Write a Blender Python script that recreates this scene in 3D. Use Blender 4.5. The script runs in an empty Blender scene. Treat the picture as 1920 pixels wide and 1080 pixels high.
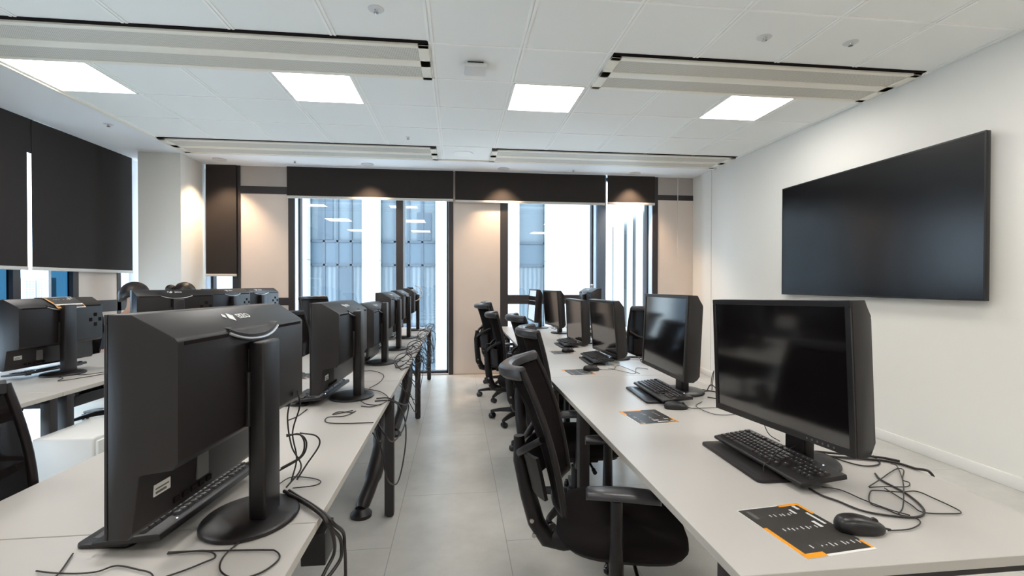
import bpy, bmesh, math, random
from mathutils import Vector, Matrix

scene = bpy.context.scene
COL = scene.collection
PI = math.pi
R = math.radians

# ------------------------------------------------------------------ camera
cam_data = bpy.data.cameras.new('camera')
cam_data.sensor_width = 36.0
cam_data.lens = 890.0 / 1920.0 * 36.0
cam_data.clip_start = 0.02
cam_data.clip_end = 500
cam = bpy.data.objects.new('camera', cam_data)
COL.objects.link(cam)
_yaw, _pitch, _roll = 0.114945, -0.009836, 0.001198
_f = Vector((math.sin(_yaw) * math.cos(_pitch), math.cos(_yaw) * math.cos(_pitch), math.sin(_pitch)))
_r0 = Vector((math.cos(_yaw), -math.sin(_yaw), 0))
_u0 = _r0.cross(_f)
_r = _r0 * math.cos(_roll) + _u0 * math.sin(_roll)
_u = -_r0 * math.sin(_roll) + _u0 * math.cos(_roll)
cam.matrix_world = Matrix(((_r.x, _u.x, -_f.x, 0), (_r.y, _u.y, -_f.y, 0), (_r.z, _u.z, -_f.z, 1.37), (0, 0, 0, 1)))
scene.camera = cam

# ------------------------------------------------------------------ exposure, sky, added facade fill
scene.view_settings.view_transform = 'Standard'
scene.view_settings.look = 'None'
scene.view_settings.gamma = 1.0
scene.view_settings.use_curve_mapping = False
scene.view_settings.exposure = 0.93

world = bpy.data.worlds.new('overcast_sky')
scene.world = world
world.use_nodes = True
_bg = world.node_tree.nodes['Background']
_bg.inputs['Color'].default_value = (0.77, 0.89, 1.0, 1)
_bg.inputs['Strength'].default_value = 4.5

facade_fill_data = bpy.data.lights.new('facade_fill', 'SUN')  # added soft fill to brighten the facade outside; the sky itself is overcast
facade_fill_data.energy = 1.0
facade_fill_data.angle = R(30)
facade_fill_data.color = (1, 0.98, 0.95)
facade_fill = bpy.data.objects.new('facade_fill', facade_fill_data)
COL.objects.link(facade_fill)
facade_fill.rotation_euler = Vector((0.35, 1.0, -0.8)).to_track_quat('-Z', 'Y').to_euler()

LED_STRENGTH = 10.0
SPOT_POWER = 62.0

# ------------------------------------------------------------------ materials
def lin(r, g, b):
    def c(v):
        v /= 255.0
        return v / 12.92 if v <= 0.04045 else ((v + 0.055) / 1.055) ** 2.4
    return (c(r), c(g), c(b), 1)

def mat(name, col, rough=0.5, metal=0.0, spec=0.5, noise=0.0, scale=20.0, bump=0.0, bscale=300.0, coat=0.0):
    m = bpy.data.materials.new(name)
    m.use_nodes = True
    nt = m.node_tree
    p = nt.nodes['Principled BSDF']
    p.inputs['Base Color'].default_value = col
    p.inputs['Roughness'].default_value = rough
    p.inputs['Metallic'].default_value = metal
    p.inputs['Specular IOR Level'].default_value = spec
    if coat:
        p.inputs['Coat Weight'].default_value = coat
        p.inputs['Coat Roughness'].default_value = 0.1
    if noise or bump:
        tc = nt.nodes.new('ShaderNodeTexCoord')
    if noise:
        n = nt.nodes.new('ShaderNodeTexNoise')
        n.inputs['Scale'].default_value = scale
        n.inputs['Detail'].default_value = 5
        mix = nt.nodes.new('ShaderNodeMix'); mix.data_type = 'RGBA'
        mix.inputs[6].default_value = tuple(max(0, c * (1 - noise)) for c in col[:3]) + (1,)
        mix.inputs[7].default_value = tuple(min(1, c * (1 + noise)) for c in col[:3]) + (1,)
        nt.links.new(tc.outputs['Object'], n.inputs['Vector'])
        nt.links.new(n.outputs['Fac'], mix.inputs[0])
        nt.links.new(mix.outputs[2], p.inputs['Base Color'])
    if bump:
        n2 = nt.nodes.new('ShaderNodeTexNoise')
        n2.inputs['Scale'].default_value = bscale
        b = nt.nodes.new('ShaderNodeBump')
        b.inputs['Strength'].default_value = bump
        b.inputs['Distance'].default_value = 0.002
        nt.links.new(tc.outputs['Object'], n2.inputs['Vector'])
        nt.links.new(n2.outputs['Fac'], b.inputs['Height'])
        nt.links.new(b.outputs['Normal'], p.inputs['Normal'])
    return m

def emit(name, col, strength):
    m = bpy.data.materials.new(name); m.use_nodes = True
    nt = m.node_tree; nt.nodes.remove(nt.nodes['Principled BSDF'])
    e = nt.nodes.new('ShaderNodeEmission')
    e.inputs['Color'].default_value = col; e.inputs['Strength'].default_value = strength
    nt.links.new(e.outputs[0], nt.nodes['Material Output'].inputs[0])
    return m

def glass(name, tint, refl=0.06):
    m = bpy.data.materials.new(name); m.use_nodes = True
    nt = m.node_tree; nt.nodes.remove(nt.nodes['Principled BSDF'])
    t = nt.nodes.new('ShaderNodeBsdfTransparent'); t.inputs['Color'].default_value = tint
    g = nt.nodes.new('ShaderNodeBsdfGlossy'); g.inputs['Roughness'].default_value = 0.01
    mx = nt.nodes.new('ShaderNodeMixShader'); mx.inputs[0].default_value = refl
    nt.links.new(t.outputs[0], mx.inputs[1]); nt.links.new(g.outputs[0], mx.inputs[2])
    nt.links.new(mx.outputs[0], nt.nodes['Material Output'].inputs[0])
    return m

def mesh_fabric(name, col, clear):
    m = bpy.data.materials.new(name); m.use_nodes = True
    nt = m.node_tree; p = nt.nodes['Principled BSDF']
    p.inputs['Base Color'].default_value = col; p.inputs['Roughness'].default_value = 0.85; p.inputs['Specular IOR Level'].default_value = 0.12
    t = nt.nodes.new('ShaderNodeBsdfTransparent')
    mx = nt.nodes.new('ShaderNodeMixShader'); mx.inputs[0].default_value = clear
    nt.links.new(p.outputs[0], mx.inputs[1]); nt.links.new(t.outputs[0], mx.inputs[2])
    nt.links.new(mx.outputs[0], nt.nodes['Material Output'].inputs[0])
    return m

def floor_mat():
    m = mat('concrete_look_floor', lin(185, 183, 178), 0.3, spec=0.5)
    nt = m.node_tree; p = nt.nodes['Principled BSDF']
    tc = nt.nodes.new('ShaderNodeTexCoord')
    mp = nt.nodes.new('ShaderNodeMapping'); mp.inputs['Rotation'].default_value = (0, 0, R(90)); mp.inputs['Location'].default_value = (0.1, 0.34, 0)
    br = nt.nodes.new('ShaderNodeTexBrick')
    br.inputs['Scale'].default_value = 1.0; br.inputs['Mortar Size'].default_value = 0.0022
    br.inputs['Brick Width'].default_value = 1.2; br.inputs['Row Height'].default_value = 0.6
    br.inputs['Mortar'].default_value = lin(150, 148, 144)
    no = nt.nodes.new('ShaderNodeTexNoise'); no.inputs['Scale'].default_value = 2.2; no.inputs['Detail'].default_value = 9
    no.inputs['Roughness'].default_value = 0.65
    rp = nt.nodes.new('ShaderNodeValToRGB')
    rp.color_ramp.elements[0].position = 0.3; rp.color_ramp.elements[0].color = lin(176, 173, 167)
    rp.color_ramp.elements[1].position = 0.72; rp.color_ramp.elements[1].color = lin(203, 200, 193)
    nt.links.new(tc.outputs['Object'], mp.inputs[0]); nt.links.new(mp.outputs[0], br.inputs[0])
    nt.links.new(tc.outputs['Object'], no.inputs['Vector']); nt.links.new(no.outputs['Fac'], rp.inputs[0])
    nt.links.new(rp.outputs[0], br.inputs['Color1']); nt.links.new(rp.outputs[0], br.inputs['Color2'])
    nt.links.new(br.outputs['Color'], p.inputs['Base Color'])
    return m

def perforated_mat():
    m = mat('perforated_grille', lin(150, 146, 138), 0.6)
    nt = m.node_tree; p = nt.nodes['Principled BSDF']
    tc = nt.nodes.new('ShaderNodeTexCoord')
    ck = nt.nodes.new('ShaderNodeTexBrick')
    ck.inputs['Scale'].default_value = 1.0; ck.inputs['Brick Width'].default_value = 0.012; ck.inputs['Row Height'].default_value = 0.012
    ck.inputs['Mortar Size'].default_value = 0.0032; ck.offset = 0.0
    ck.inputs['Color1'].default_value = lin(140, 136, 128); ck.inputs['Color2'].default_value = lin(140, 136, 128)
    ck.inputs['Mortar'].default_value = lin(215, 210, 198)
    nt.links.new(tc.outputs['Object'], ck.inputs[0]); nt.links.new(ck.outputs['Color'], p.inputs['Base Color'])
    return m

M = {}
M['wall'] = mat('white_wall_paint', lin(234, 231, 224), 0.75, spec=0.25, bump=0.06, bscale=240)
M['ceiling'] = mat('ceiling_tile_white', lin(240, 240, 236), 0.7, spec=0.25)
M['grid'] = mat('ceiling_grid_white', lin(247, 246, 242), 0.6, spec=0.3)
M['plaster'] = mat('ceiling_plasterboard', lin(240, 241, 242), 0.8, spec=0.2)
M['skirting'] = mat('skirting_paint', lin(234, 231, 225), 0.5)
M['beige'] = mat('beige_wall_panel', lin(218, 204, 193), 0.55, spec=0.3, noise=0.03, scale=5)
M['greypanel'] = mat('grey_wall_panel', lin(172, 163, 156), 0.6, spec=0.3)
M['frame'] = mat('dark_window_frame', lin(48, 43, 44), 0.42)
M['frameblue'] = mat('anodised_outer_frame', lin(92, 108, 128), 0.4)
M['jamb'] = mat('pale_window_jamb', lin(196, 204, 214), 0.5)
M['glass'] = glass('clear_glass', (0.90, 0.96, 1.0, 1))
M['blueglass'] = glass('blue_tinted_glass', (0.085, 0.17, 0.225, 1), 0.02)
M['blind'] = mat('dark_blind_fabric', lin(46, 41, 39), 0.75, spec=0.25, bump=0.15, bscale=500)
M['blindbar'] = mat('blind_bottom_bar', lin(205, 200, 194), 0.4)
M['floor'] = floor_mat()
M['perf'] = perforated_mat()
M['vent'] = mat('vent_cream_metal', lin(236, 230, 216), 0.45)
M['slot'] = mat('slot_shade_port_black', lin(26, 20, 20), 0.9, spec=0.1)  # black for ports, and the painted shade inside slots that are not cut
M['led'] = emit('led_diffuser', (1.0, 0.955, 0.905, 1), LED_STRENGTH)
M['lampglow'] = emit('downlight_lens', (1.0, 0.90, 0.78, 1), 2.2)
M['whiteplastic'] = mat('white_plastic', lin(214, 214, 212), 0.4)
M['chrome'] = mat('chrome', lin(190, 190, 190), 0.2, metal=1.0)
M['desk'] = mat('white_desktop_laminate', lin(180, 176, 171), 0.38, spec=0.45)
M['deskedge'] = mat('desk_edge_band', lin(180, 175, 167), 0.5)
M['deskwarmlit'] = mat('desk_edge_band_warm_lit', lin(196, 176, 158), 0.5)  # edge band colour with warm light mixed in; not assigned to any desk
M['blackmetal'] = mat('black_powder_coated_steel', lin(38, 32, 32), 0.5)
M['black'] = mat('black_plastic', lin(20, 15, 16), 0.38, spec=0.5, bump=0.12, bscale=900)
M['blacksatin'] = mat('black_satin_plastic', lin(20, 16, 17), 0.36)
M['blackgloss'] = mat('black_gloss_plastic', lin(30, 27, 28), 0.2)
M['screen'] = mat('monitor_glass', lin(13, 11, 12), 0.09, spec=0.8)
M['screen'].node_tree.nodes['Principled BSDF'].inputs['IOR'].default_value = 1.8
M['tvscreen'] = mat('tv_screen', lin(7, 5, 6), 0.22, spec=0.55)
M['silver'] = mat('silver_lip', lin(176, 176, 178), 0.3, metal=0.6)
M['logo'] = mat('logo_white', lin(205, 205, 205), 0.45)
M['label'] = mat('paper_label', lin(200, 198, 192), 0.6)
M['labelgrey'] = mat('grey_label_print', lin(90, 88, 86), 0.6)
M['key'] = mat('black_keycap', lin(40, 36, 37), 0.38)
M['legend'] = mat('key_legend', lin(190, 190, 190), 0.5)
M['led_blue'] = emit('status_led', (0.6, 0.75, 1.0, 1), 3.0)
M['card'] = mat('card_dark_print', lin(50, 47, 44), 0.42)
M['orange'] = mat('card_orange_print', lin(232, 148, 20), 0.45)
M['paper'] = mat('card_white_edge', lin(225, 222, 218), 0.5)
M['cable'] = mat('black_cable', lin(34, 28, 27), 0.45)
M['meshback'] = mesh_fabric('chair_mesh', lin(21, 16, 16), 0.10)
M['seatfabric'] = mat('chair_seat_fabric', lin(26, 21, 21), 0.9, spec=0.15, bump=0.3, bscale=700)
M['chairplastic'] = mat('chair_black_plastic', lin(24, 19, 20), 0.40, spec=0.35)
M['armpad'] = mat('chair_arm_pad', lin(52, 51, 54), 0.33)
M['bolt'] = mat('bolt_steel', lin(170, 165, 160), 0.3, metal=1)
M['skin'] = mat('skin', lin(196, 150, 122), 0.5)
M['hair'] = mat('dark_hair', lin(28, 19, 17), 0.45, bump=0.5, bscale=120)
M['shirt'] = mat('dark_sweater', lin(34, 33, 40), 0.9)
M['trousers'] = mat('dark_trousers', lin(36, 38, 52), 0.9)
M['pier'] = mat('white_stone_pier', lin(170, 166, 160), 0.7)
M['facadeblue'] = mat('blue_spandrel', lin(56, 70, 80), 0.5, noise=0.06, scale=1.2)
M['facadepale'] = mat('pale_blue_curtain', lin(76, 86, 92), 0.6)
M['facadedark'] = mat('facade_glazing_bar', lin(48, 60, 70), 0.5)
M['distant'] = mat('distant_tower', lin(136, 138, 138), 0.8)
M['distwin'] = mat('distant_tower_windows', lin(96, 106, 112), 0.6)

def curtain_mat():
    m = mat('pleated_curtain_window', lin(165, 190, 208), 0.6)
    nt = m.node_tree; p = nt.nodes['Principled BSDF']
    tc = nt.nodes.new('ShaderNodeTexCoord'); w = nt.nodes.new('ShaderNodeTexWave')
    w.bands_direction = 'X'; w.inputs['Scale'].default_value = 2.4; w.inputs['Distortion'].default_value = 1.2
    rp = nt.nodes.new('ShaderNodeValToRGB')
    rp.color_ramp.elements[0].color = lin(64, 76, 84); rp.color_ramp.elements[1].color = lin(90, 97, 102)
    nt.links.new(tc.outputs['Object'], w.inputs['Vector']); nt.links.new(w.outputs['Fac'], rp.inputs[0])
    nt.links.new(rp.outputs[0], p.inputs['Base Color'])
    return m
M['curtain'] = curtain_mat()

# ------------------------------------------------------------------ mesh building
class MB:
    def __init__(self):
        self.bm = bmesh.new(); self.mi = 0
    def face(self, vs):
        try:
            f = self.bm.faces.new(vs); f.material_index = self.mi; return f
        except ValueError:
            return None
    def box(self, x0, x1, y0, y1, z0, z1):
        v = [self.bm.verts.new((x, y, z)) for x in (x0, x1) for y in (y0, y1) for z in (z0, z1)]
        for q in ((0, 1, 3, 2), (4, 6, 7, 5), (0, 4, 5, 1), (2, 3, 7, 6), (0, 2, 6, 4), (1, 5, 7, 3)):
            self.face([v[i] for i in q])
        return self
    def obox(self, c, size, rot):
        mtx = Matrix.Translation(c) @ rot.to_4x4()
        sx, sy, sz = (s / 2 for s in size)
        v = [self.bm.verts.new(mtx @ Vector((x, y, z))) for x in (-sx, sx) for y in (-sy, sy) for z in (-sz, sz)]
        for q in ((0, 1, 3, 2), (4, 6, 7, 5), (0, 4, 5, 1), (2, 3, 7, 6), (0, 2, 6, 4), (1, 5, 7, 3)):
            self.face([v[i] for i in q])
        return self
    def loft(self, rings, caps=True, closed=True):
        vr = [[self.bm.verts.new(p) for p in r] for r in rings]
        n = len(vr[0])
        for a, b in zip(vr, vr[1:]):
            for i in range(n if closed else n - 1):
                j = (i + 1) % n
                self.face([a[i], a[j], b[j], b[i]])
        if caps and closed:
            self.face(vr[0][::-1]); self.face(vr[-1])
        return self
    def prism(self, pts, axis, a, b):
        def P(u, v, w):
            return {'x': (w, u, v), 'y': (u, w, v), 'z': (u, v, w)}[axis]
        return self.loft([[P(u, v, a) for u, v in pts], [P(u, v, b) for u, v in pts]])
    def cyl(self, p0, p1, r0, r1=None, n=16):
        r1 = r0 if r1 is None else r1
        p0, p1 = Vector(p0), Vector(p1)
        d = (p1 - p0).normalized()
        a = d.orthogonal().normalized(); b = d.cross(a)
        return self.loft([[p + (a * math.cos(t) + b * math.sin(t)) * r for t in (2 * PI * i / n for i in range(n))] for p, r in ((p0, r0), (p1, r1))])
    def lathe(self, prof, n=24, c=(0, 0, 0), sx=1, sy=1):
        return self.loft([[(c[0] + r * sx * math.cos(2 * PI * i / n), c[1] + r * sy * math.sin(2 * PI * i / n), c[2] + z) for i in range(n)] for r, z in prof])
    def tube(self, pts, r, n=7, sect=None):
        pts = [Vector(p) for p in pts]
        rs = r if isinstance(r, (list, tuple)) else [r] * len(pts)
        rings = []; a = None
        for i, p in enumerate(pts):
            d = (pts[min(i + 1, len(pts) - 1)] - pts[max(i - 1, 0)])
            if d.length < 1e-9: d = Vector((0, 0, 1))
            d.normalize()
            if a is None:
                a = d.orthogonal().normalized()
                if sect: a = (Vector((0, 1, 0)) - d * d.y).normalized()
            else:
                a = (a - d * a.dot(d)); a = a.normalized() if a.length > 1e-6 else d.orthogonal().normalized()
            b = d.cross(a)
            if sect:
                rings.append([p + a * u * rs[i] + b * v * rs[i] for u, v in sect])
            else:
                rings.append([p + (a * math.cos(2 * PI * k / n) + b * math.sin(2 * PI * k / n)) * rs[i] for k in range(n)])
        return self.loft(rings)
    def ellipsoid(self, c, rad, nu=16, nv=10):
        prof = [(max(0.02, math.sin(PI * i / nv)), -math.cos(PI * i / nv)) for i in range(nv + 1)]
        return self.loft([[(c[0] + rad[0] * s * math.cos(2 * PI * k / nu), c[1] + rad[1] * s * math.sin(2 * PI * k / nu), c[2] + rad[2] * z) for k in range(nu)] for s, z in prof])
    def grid(self, fn, nu, nv, thick=None):
        """surface fn(u, v) over the unit square; with thick it is a shell of that thickness"""
        if thick is None:
            vs = [[self.bm.verts.new(fn(i / nu, j / nv)) for j in range(nv + 1)] for i in range(nu + 1)]
            for i in range(nu):
                for j in range(nv):
                    self.face([vs[i][j], vs[i + 1][j], vs[i + 1][j + 1], vs[i][j + 1]])
            return self
        A = [[Vector(fn(i / nu, j / nv)) for j in range(nv + 1)] for i in range(nu + 1)]
        N = [[None] * (nv + 1) for _ in range(nu + 1)]
        for i in range(nu + 1):
            for j in range(nv + 1):
                du = A[min(i + 1, nu)][j] - A[max(i - 1, 0)][j]; dv = A[i][min(j + 1, nv)] - A[i][max(j - 1, 0)]
                N[i][j] = du.cross(dv).normalized()
        F = [[self.bm.verts.new(A[i][j] + N[i][j] * thick / 2) for j in range(nv + 1)] for i in range(nu + 1)]
        B = [[self.bm.verts.new(A[i][j] - N[i][j] * thick / 2) for j in range(nv + 1)] for i in range(nu + 1)]
        for i in range(nu):
            for j in range(nv):
                self.face([F[i][j], F[i + 1][j], F[i + 1][j + 1], F[i][j + 1]])
                self.face([B[i][j], B[i][j + 1], B[i + 1][j + 1], B[i + 1][j]])
        for i in range(nu):
            self.face([F[i][0], B[i][0], B[i + 1][0], F[i + 1][0]]); self.face([F[i][nv], F[i + 1][nv], B[i + 1][nv], B[i][nv]])
        for j in range(nv):
            self.face([F[0][j], F[0][j + 1], B[0][j + 1], B[0][j]]); self.face([F[nu][j], B[nu][j], B[nu][j + 1], F[nu][j + 1]])
        return self
    def build(self, name, m, parent=None, bevel=0.0, seg=2, smooth=True, angle=38):
        bm = self.bm
        bmesh.ops.recalc_face_normals(bm, faces=bm.faces)
        if bevel:
            es = [e for e in bm.edges if len(e.link_faces) == 2 and e.calc_face_angle(0) > R(28)]
            bmesh.ops.bevel(bm, geom=es, offset=bevel, segments=seg, profile=0.5, affect='EDGES', clamp_overlap=True)
        me = bpy.data.meshes.new(name); bm.to_mesh(me); bm.free()
        for x in (m if isinstance(m, (list, tuple)) else [m]):
            me.materials.append(x)
        if smooth:
            me.polygons.foreach_set('use_smooth', [True] * len(me.polygons))
            me.set_sharp_from_angle(angle=R(angle))
        o = bpy.data.objects.new(name, me); COL.objects.link(o)
        if parent: o.parent = parent
        return o

def thing(name, label, cat, loc=(0, 0, 0), rz=0.0, group=None):
    o = bpy.data.objects.new(name, None); COL.objects.link(o)
    o.empty_display_size = 0.05
    o.location = loc; o.rotation_euler = (0, 0, rz)
    return tag(o, label, cat, group)

def tag(o, label, cat, group=None):
    o['label'] = label; o['category'] = cat
    if group: o['group'] = group
    return o

def struct(o):
    o['kind'] = 'structure'; return o

def copy_tree(src, label, loc, rz=0.0, group=None):
    r = src.copy(); COL.objects.link(r)
    r.location = loc; r.rotation_euler = (0, 0, rz); r['label'] = label
    if group: r['group'] = group
    for ch in list(src.children):
        c = ch.copy(); COL.objects.link(c); c.parent = r
        for g in list(ch.children):
            d = g.copy(); COL.objects.link(d); d.parent = c
    return r

def smooth_path(pts, n=8):
    P = [Vector(p) for p in pts]
    P = [P[0] * 2 - P[1]] + P + [P[-1] * 2 - P[-2]]
    out = []
    for i in range(1, len(P) - 2):
        for k in range(n):
            t = k / n
            a, b, c, d = P[i - 1], P[i], P[i + 1], P[i + 2]
            out.append(0.5 * ((2 * b) + (c - a) * t + (2 * a - 5 * b + 4 * c - d) * t * t + (3 * b - a - 3 * c + d) * t ** 3))
    out.append(P[-2]); return out

def text_mesh(s, size, depth=0.0006):
    cu = bpy.data.curves.new('lettering', 'FONT'); cu.body = s; cu.size = size; cu.extrude = depth
    cu.align_x = 'CENTER'; cu.align_y = 'CENTER'
    ob = bpy.data.objects.new('lettering', cu)
    me = bpy.data.meshes.new_from_object(ob)
    bpy.data.objects.remove(ob); bpy.data.curves.remove(cu)
    return me

DZ = 0.745      # desk top height
CZ = 3.041      # ceiling height
FY = 7.16       # inner face of the far wall
LX = -4.37      # left window wall
RX = 3.712      # right wall
BY = -3.0       # wall behind the camera

# ================================================================== THE ROOM
struct(MB().box(LX - 0.4, RX + 0.15, BY - 0.15, FY + 0.27, -0.12, 0).build('floor', M['floor'], smooth=False))
struct(MB().box(LX - 0.4, RX + 0.15, BY - 0.15, FY + 0.27, CZ, CZ + 0.15).build('ceiling', M['ceiling'], smooth=False))

# plasterboard margin, tile grid and shadow-gap trim
b = MB(); b.box(LX, -3.43, BY, FY, CZ - 0.004, CZ); b.box(-3.43, RX, 6.49, FY, CZ - 0.004, CZ)
struct(b.build('trim_1', M['plaster'], smooth=False))
b = MB()
for k in range(-6, 6):
    x = 0.459 + 0.645 * k
    b.box(x - 0.021, x - 0.004, BY, 6.47, CZ - 0.005, CZ); b.box(x + 0.004, x + 0.021, BY, 6.47, CZ - 0.005, CZ)
for y in (-2.35, -1.72, -1.09, -0.46, 0.17, 0.8, 1.4, 2.06, 2.73, 3.36, 3.935, 4.565, 5.205, 5.85):
    b.box(-3.42, RX, y - 0.008, y + 0.008, CZ - 0.0045, CZ)
struct(b.build('trim_2', M['grid'], smooth=False))
b = MB(); b.box(-3.445, -3.425, BY, 6.5, CZ - 0.02, CZ); b.box(-3.445, RX, 6.475, 6.495, CZ - 0.02, CZ)
struct(b.build('trim_3', M['vent'], smooth=False))

# right wall, back wall
struct(MB().box(RX, RX + 0.15, BY, FY + 0.27, 0, CZ).build('wall_right', M['wall'], smooth=False))
struct(MB().box(LX - 0.4, RX + 0.15, BY - 0.15, BY, 0, CZ).build('wall_back', M['wall'], smooth=False))
struct(MB().box(RX - 0.014, RX, BY, FY, 0, 0.088).build('baseboard_right', M['skirting'], bevel=0.003))
struct(MB().box(LX, RX - 0.014, BY, BY + 0.014, 0, 0.088).build('baseboard_back', M['skirting'], bevel=0.003))
struct(MB().box(RX - 0.0015, RX, 6.600, 6.606, 0.09, CZ).build('trim_4', M['greypanel'], smooth=False))
# corner column
struct(MB().box(-4.04, -3.53, 6.56, FY, 0, CZ).build('wall_corner', M['wall'], bevel=0.004))
struct(MB().box(-4.055, -3.515, 6.545, FY, 0, 0.088).build('baseboard_corner', M['skirting'], bevel=0.003))

# far wall: beige panels with dark rails between the windows
Y0, Y1 = FY, FY + 0.27
b = MB()
b.box(-3.06, -2.41, Y0, Y1, 0, 1.05); b.box(-3.06, -2.41, Y0, Y1, 1.16, 2.645)
b.box(-0.057, 0.646, Y0, Y1, 0, CZ); b.box(3.13, RX, Y0, Y1, 0, 2.68)
b.mi = 1
b.box(-3.06, -2.41, Y0, Y1, 2.75, CZ); b.box(3.13, RX, Y0, Y1, 2.76, CZ)
b.mi = 0
b.box(0.646, 2.14, Y0, Y1, 0, 0.25); b.box(2.27, 3.13, Y0, Y1, 0, 0.25); b.box(-3.53, -3.11, Y0, Y1, 0, 0.25)
struct(b.build('wall_far', [M['beige'], M['greypanel']], smooth=False))
b = MB()
b.box(-3.11, -3.06, Y0 - 0.012, Y1, 0, CZ); b.box(-2.41, -2.325, Y0 - 0.012, Y1 - 0.2, 0, CZ); b.box(-2.41, -2.34, Y1 - 0.2, Y1, 0, CZ)
b.box(-3.06, -2.41, Y0 - 0.008, Y1, 1.05, 1.16); b.box(-3.06, -2.41, Y0 - 0.008, Y1, 2.645, 2.75)
b.box(-0.125, -0.057, Y0 - 0.012, Y1, 0, CZ)
b.box(3.045, 3.13, Y0 - 0.012, Y1, 0, CZ); b.box(3.13, RX, Y0 - 0.008, Y1, 2.68, 2.76)
struct(b.build('trim_5', M['frame'], smooth=False))
struct(MB().box(-3.11, RX - 0.014, Y0 - 0.012, Y0 - 0.012 + 0.0118, 0, 0.012).build('baseboard_far', M['greypanel'], smooth=False))

def window(name, label, x0, x1, z0, z1, bars, rails, y0=FY + 0.14, panes=M['glass'], jamb=True, jl=0.0):
    w = bpy.data.objects.new(name, None); COL.objects.link(w); struct(w)
    f = MB(); f.box(x0, x1, y0, y0 + 0.1, z1 - 0.05, z1); f.box(x0, x1, y0, y0 + 0.1, z0, z0 + 0.035)
    f.box(x0, x0 + 0.035, y0, y0 + 0.1, z0, z1); f.box(x1 - 0.035, x1, y0, y0 + 0.1, z0, z1)
    for a, c in bars: f.box(a, c, FY - 0.004, y0 + 0.11, z0, z1)
    for a, c, p, q in rails: f.box(p, q, FY + 0.01, y0 + 0.11, a, c)
    f.build('frame', M['frame'], w, smooth=False)
    if jamb:
        j = MB(); j.box(x0, x0 + 0.006, FY + 0.002, y0, z0, z1); j.box(x1 - 0.006, x1, FY + 0.002, y0, z0, z1)
        j.box(x0, x1, FY + 0.002, y0, z1 - 0.006, z1)
        j.build('reveal', M['jamb'], w, smooth=False)
    MB().box(x0 + 0.03, x1 - 0.03, y0 + 0.05, y0 + 0.06, z0 + 0.03, z1 - 0.03).build('pane', panes, w, smooth=False)
    return w
# window 1: floor to ceiling with one mullion
window('window_1', '', -2.325, -0.125, 0.0, CZ, [(-0.894, -0.793)], [])
# window 2: heavy frame, casement over a fixed light
window('window_2', '', 0.646, 2.14, 0.25, CZ, [(0.646, 0.766)], [(1.055, 1.118, 0.7, 2.14), (1.125, 1.19, 0.74, 2.14)])
b = MB(); b.box(2.14, 2.285, Y0 - 0.03, Y1, 0.0, CZ)
struct(b.build('trim_6', M['frameblue'], bevel=0.006))
window('window_3', '', 2.285, 3.045, 0.25, CZ, [], [])
# window 4: behind the blind in the left corner
window('window_4', '', -3.53, -3.11, 0.25, CZ, [(-3.17, -3.11)], [])

# left window wall
b = MB()
b.box(LX - 0.05, LX, 6.05, FY + 0.27, 0, 1.01); b.box(LX - 0.3, LX, BY, -1.2, 0, 1.01)
b.box(LX - 0.05, LX, 6.05, 6.68, 1.155, CZ)
b.box(LX - 0.3, LX, 6.96, FY + 0.27, 1.0, CZ)
b.box(LX - 0.3, LX, BY, -1.2, 1.0, CZ)
struct(b.build('wall_left', M['beige'], smooth=False))
b = MB()
b.box(LX - 0.055, LX + 0.006, -1.2, 6.96, 1.01, 1.155)
for a, c in ((5.23, 5.315), (5.97, 6.05), (6.68, 6.75), (3.4, 3.48), (1.8, 1.88), (0.2, 0.28)):
    b.box(LX - 0.055, LX + 0.006, a, c, 0, CZ)
struct(b.build('trim_7', M['frame'], smooth=False))
struct(MB().box(LX - 0.05, LX - 0.005, 5.655, 5.69, 1.155, CZ).build('trim_8', M['jamb'], smooth=False))
struct(MB().box(LX - 0.05, LX + 0.004, 6.90, 7.155, 1.0, CZ).build('trim_9', M['jamb'], smooth=False))
def left_window(name, spans, m, z0=1.155, z1=CZ):
    w = bpy.data.objects.new(name, None); COL.objects.link(w); struct(w)
    for a, c in spans:
        MB().box(LX - 0.045, LX - 0.035, a, c, z0, z1).build('pane', m, w, smooth=False)
left_window('window_5', [(-1.2, 0.2), (0.28, 1.8), (1.88, 3.4), (3.48, 5.23)], M['blueglass'])
left_window('window_6', [(5.315, 5.655)], M['glass'])
left_window('window_9', [(-1.2, 0.2), (0.28, 1.8), (1.88, 3.4), (3.48, 5.23), (5.315, 5.97)], M['glass'], 0.03, 1.01)
left_window('window_7', [(5.69, 5.97)], M['blueglass'])
left_window('window_8', [(6.75, 6.9)], M['glass'])

# ------------------------------------------------------------------ roller blinds
def blind(label, axis, a, c, z0, pos, group=None, cord=None):
    """axis 'x': hangs along the far wall at y = pos; axis 'y': along the left wall at x = pos"""
    mid = (a + c) / 2
    t = thing('roller_blind', label, 'blind', (mid, pos, z0) if axis == 'x' else (pos, mid, z0), 0 if axis == 'x' else PI / 2, group)
    h = (c - a) / 2
    MB().box(-h, h, -0.002, 0.002, 0.02, CZ - z0 - 0.006).build('fabric', M['blind'], t, smooth=False)
    MB().box(-h, h, -0.012, 0.012, -0.012, 0.024).build('bottom_bar', M['blindbar'], t, bevel=0.004)
    if cord is not None:
        MB().tube([(cord, -0.02, CZ - z0 - 0.01), (cord, -0.022, (CZ - z0) / 2), (cord, -0.02, -0.9)], 0.006, 6).build('pull_cord', M['blindbar'], t)
blind('dark roller blind raised above the tall left window of the far wall', 'x', -2.415, -0.06, 2.595, FY - 0.05)
blind('dark roller blind raised above the middle beige panel and framed window', 'x', -0.03, 2.26, 2.585, FY - 0.05)
blind('short dark roller blind above the rightmost narrow far window', 'x', 2.30, 3.06, 2.60, FY - 0.05, cord=0.745)
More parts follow.
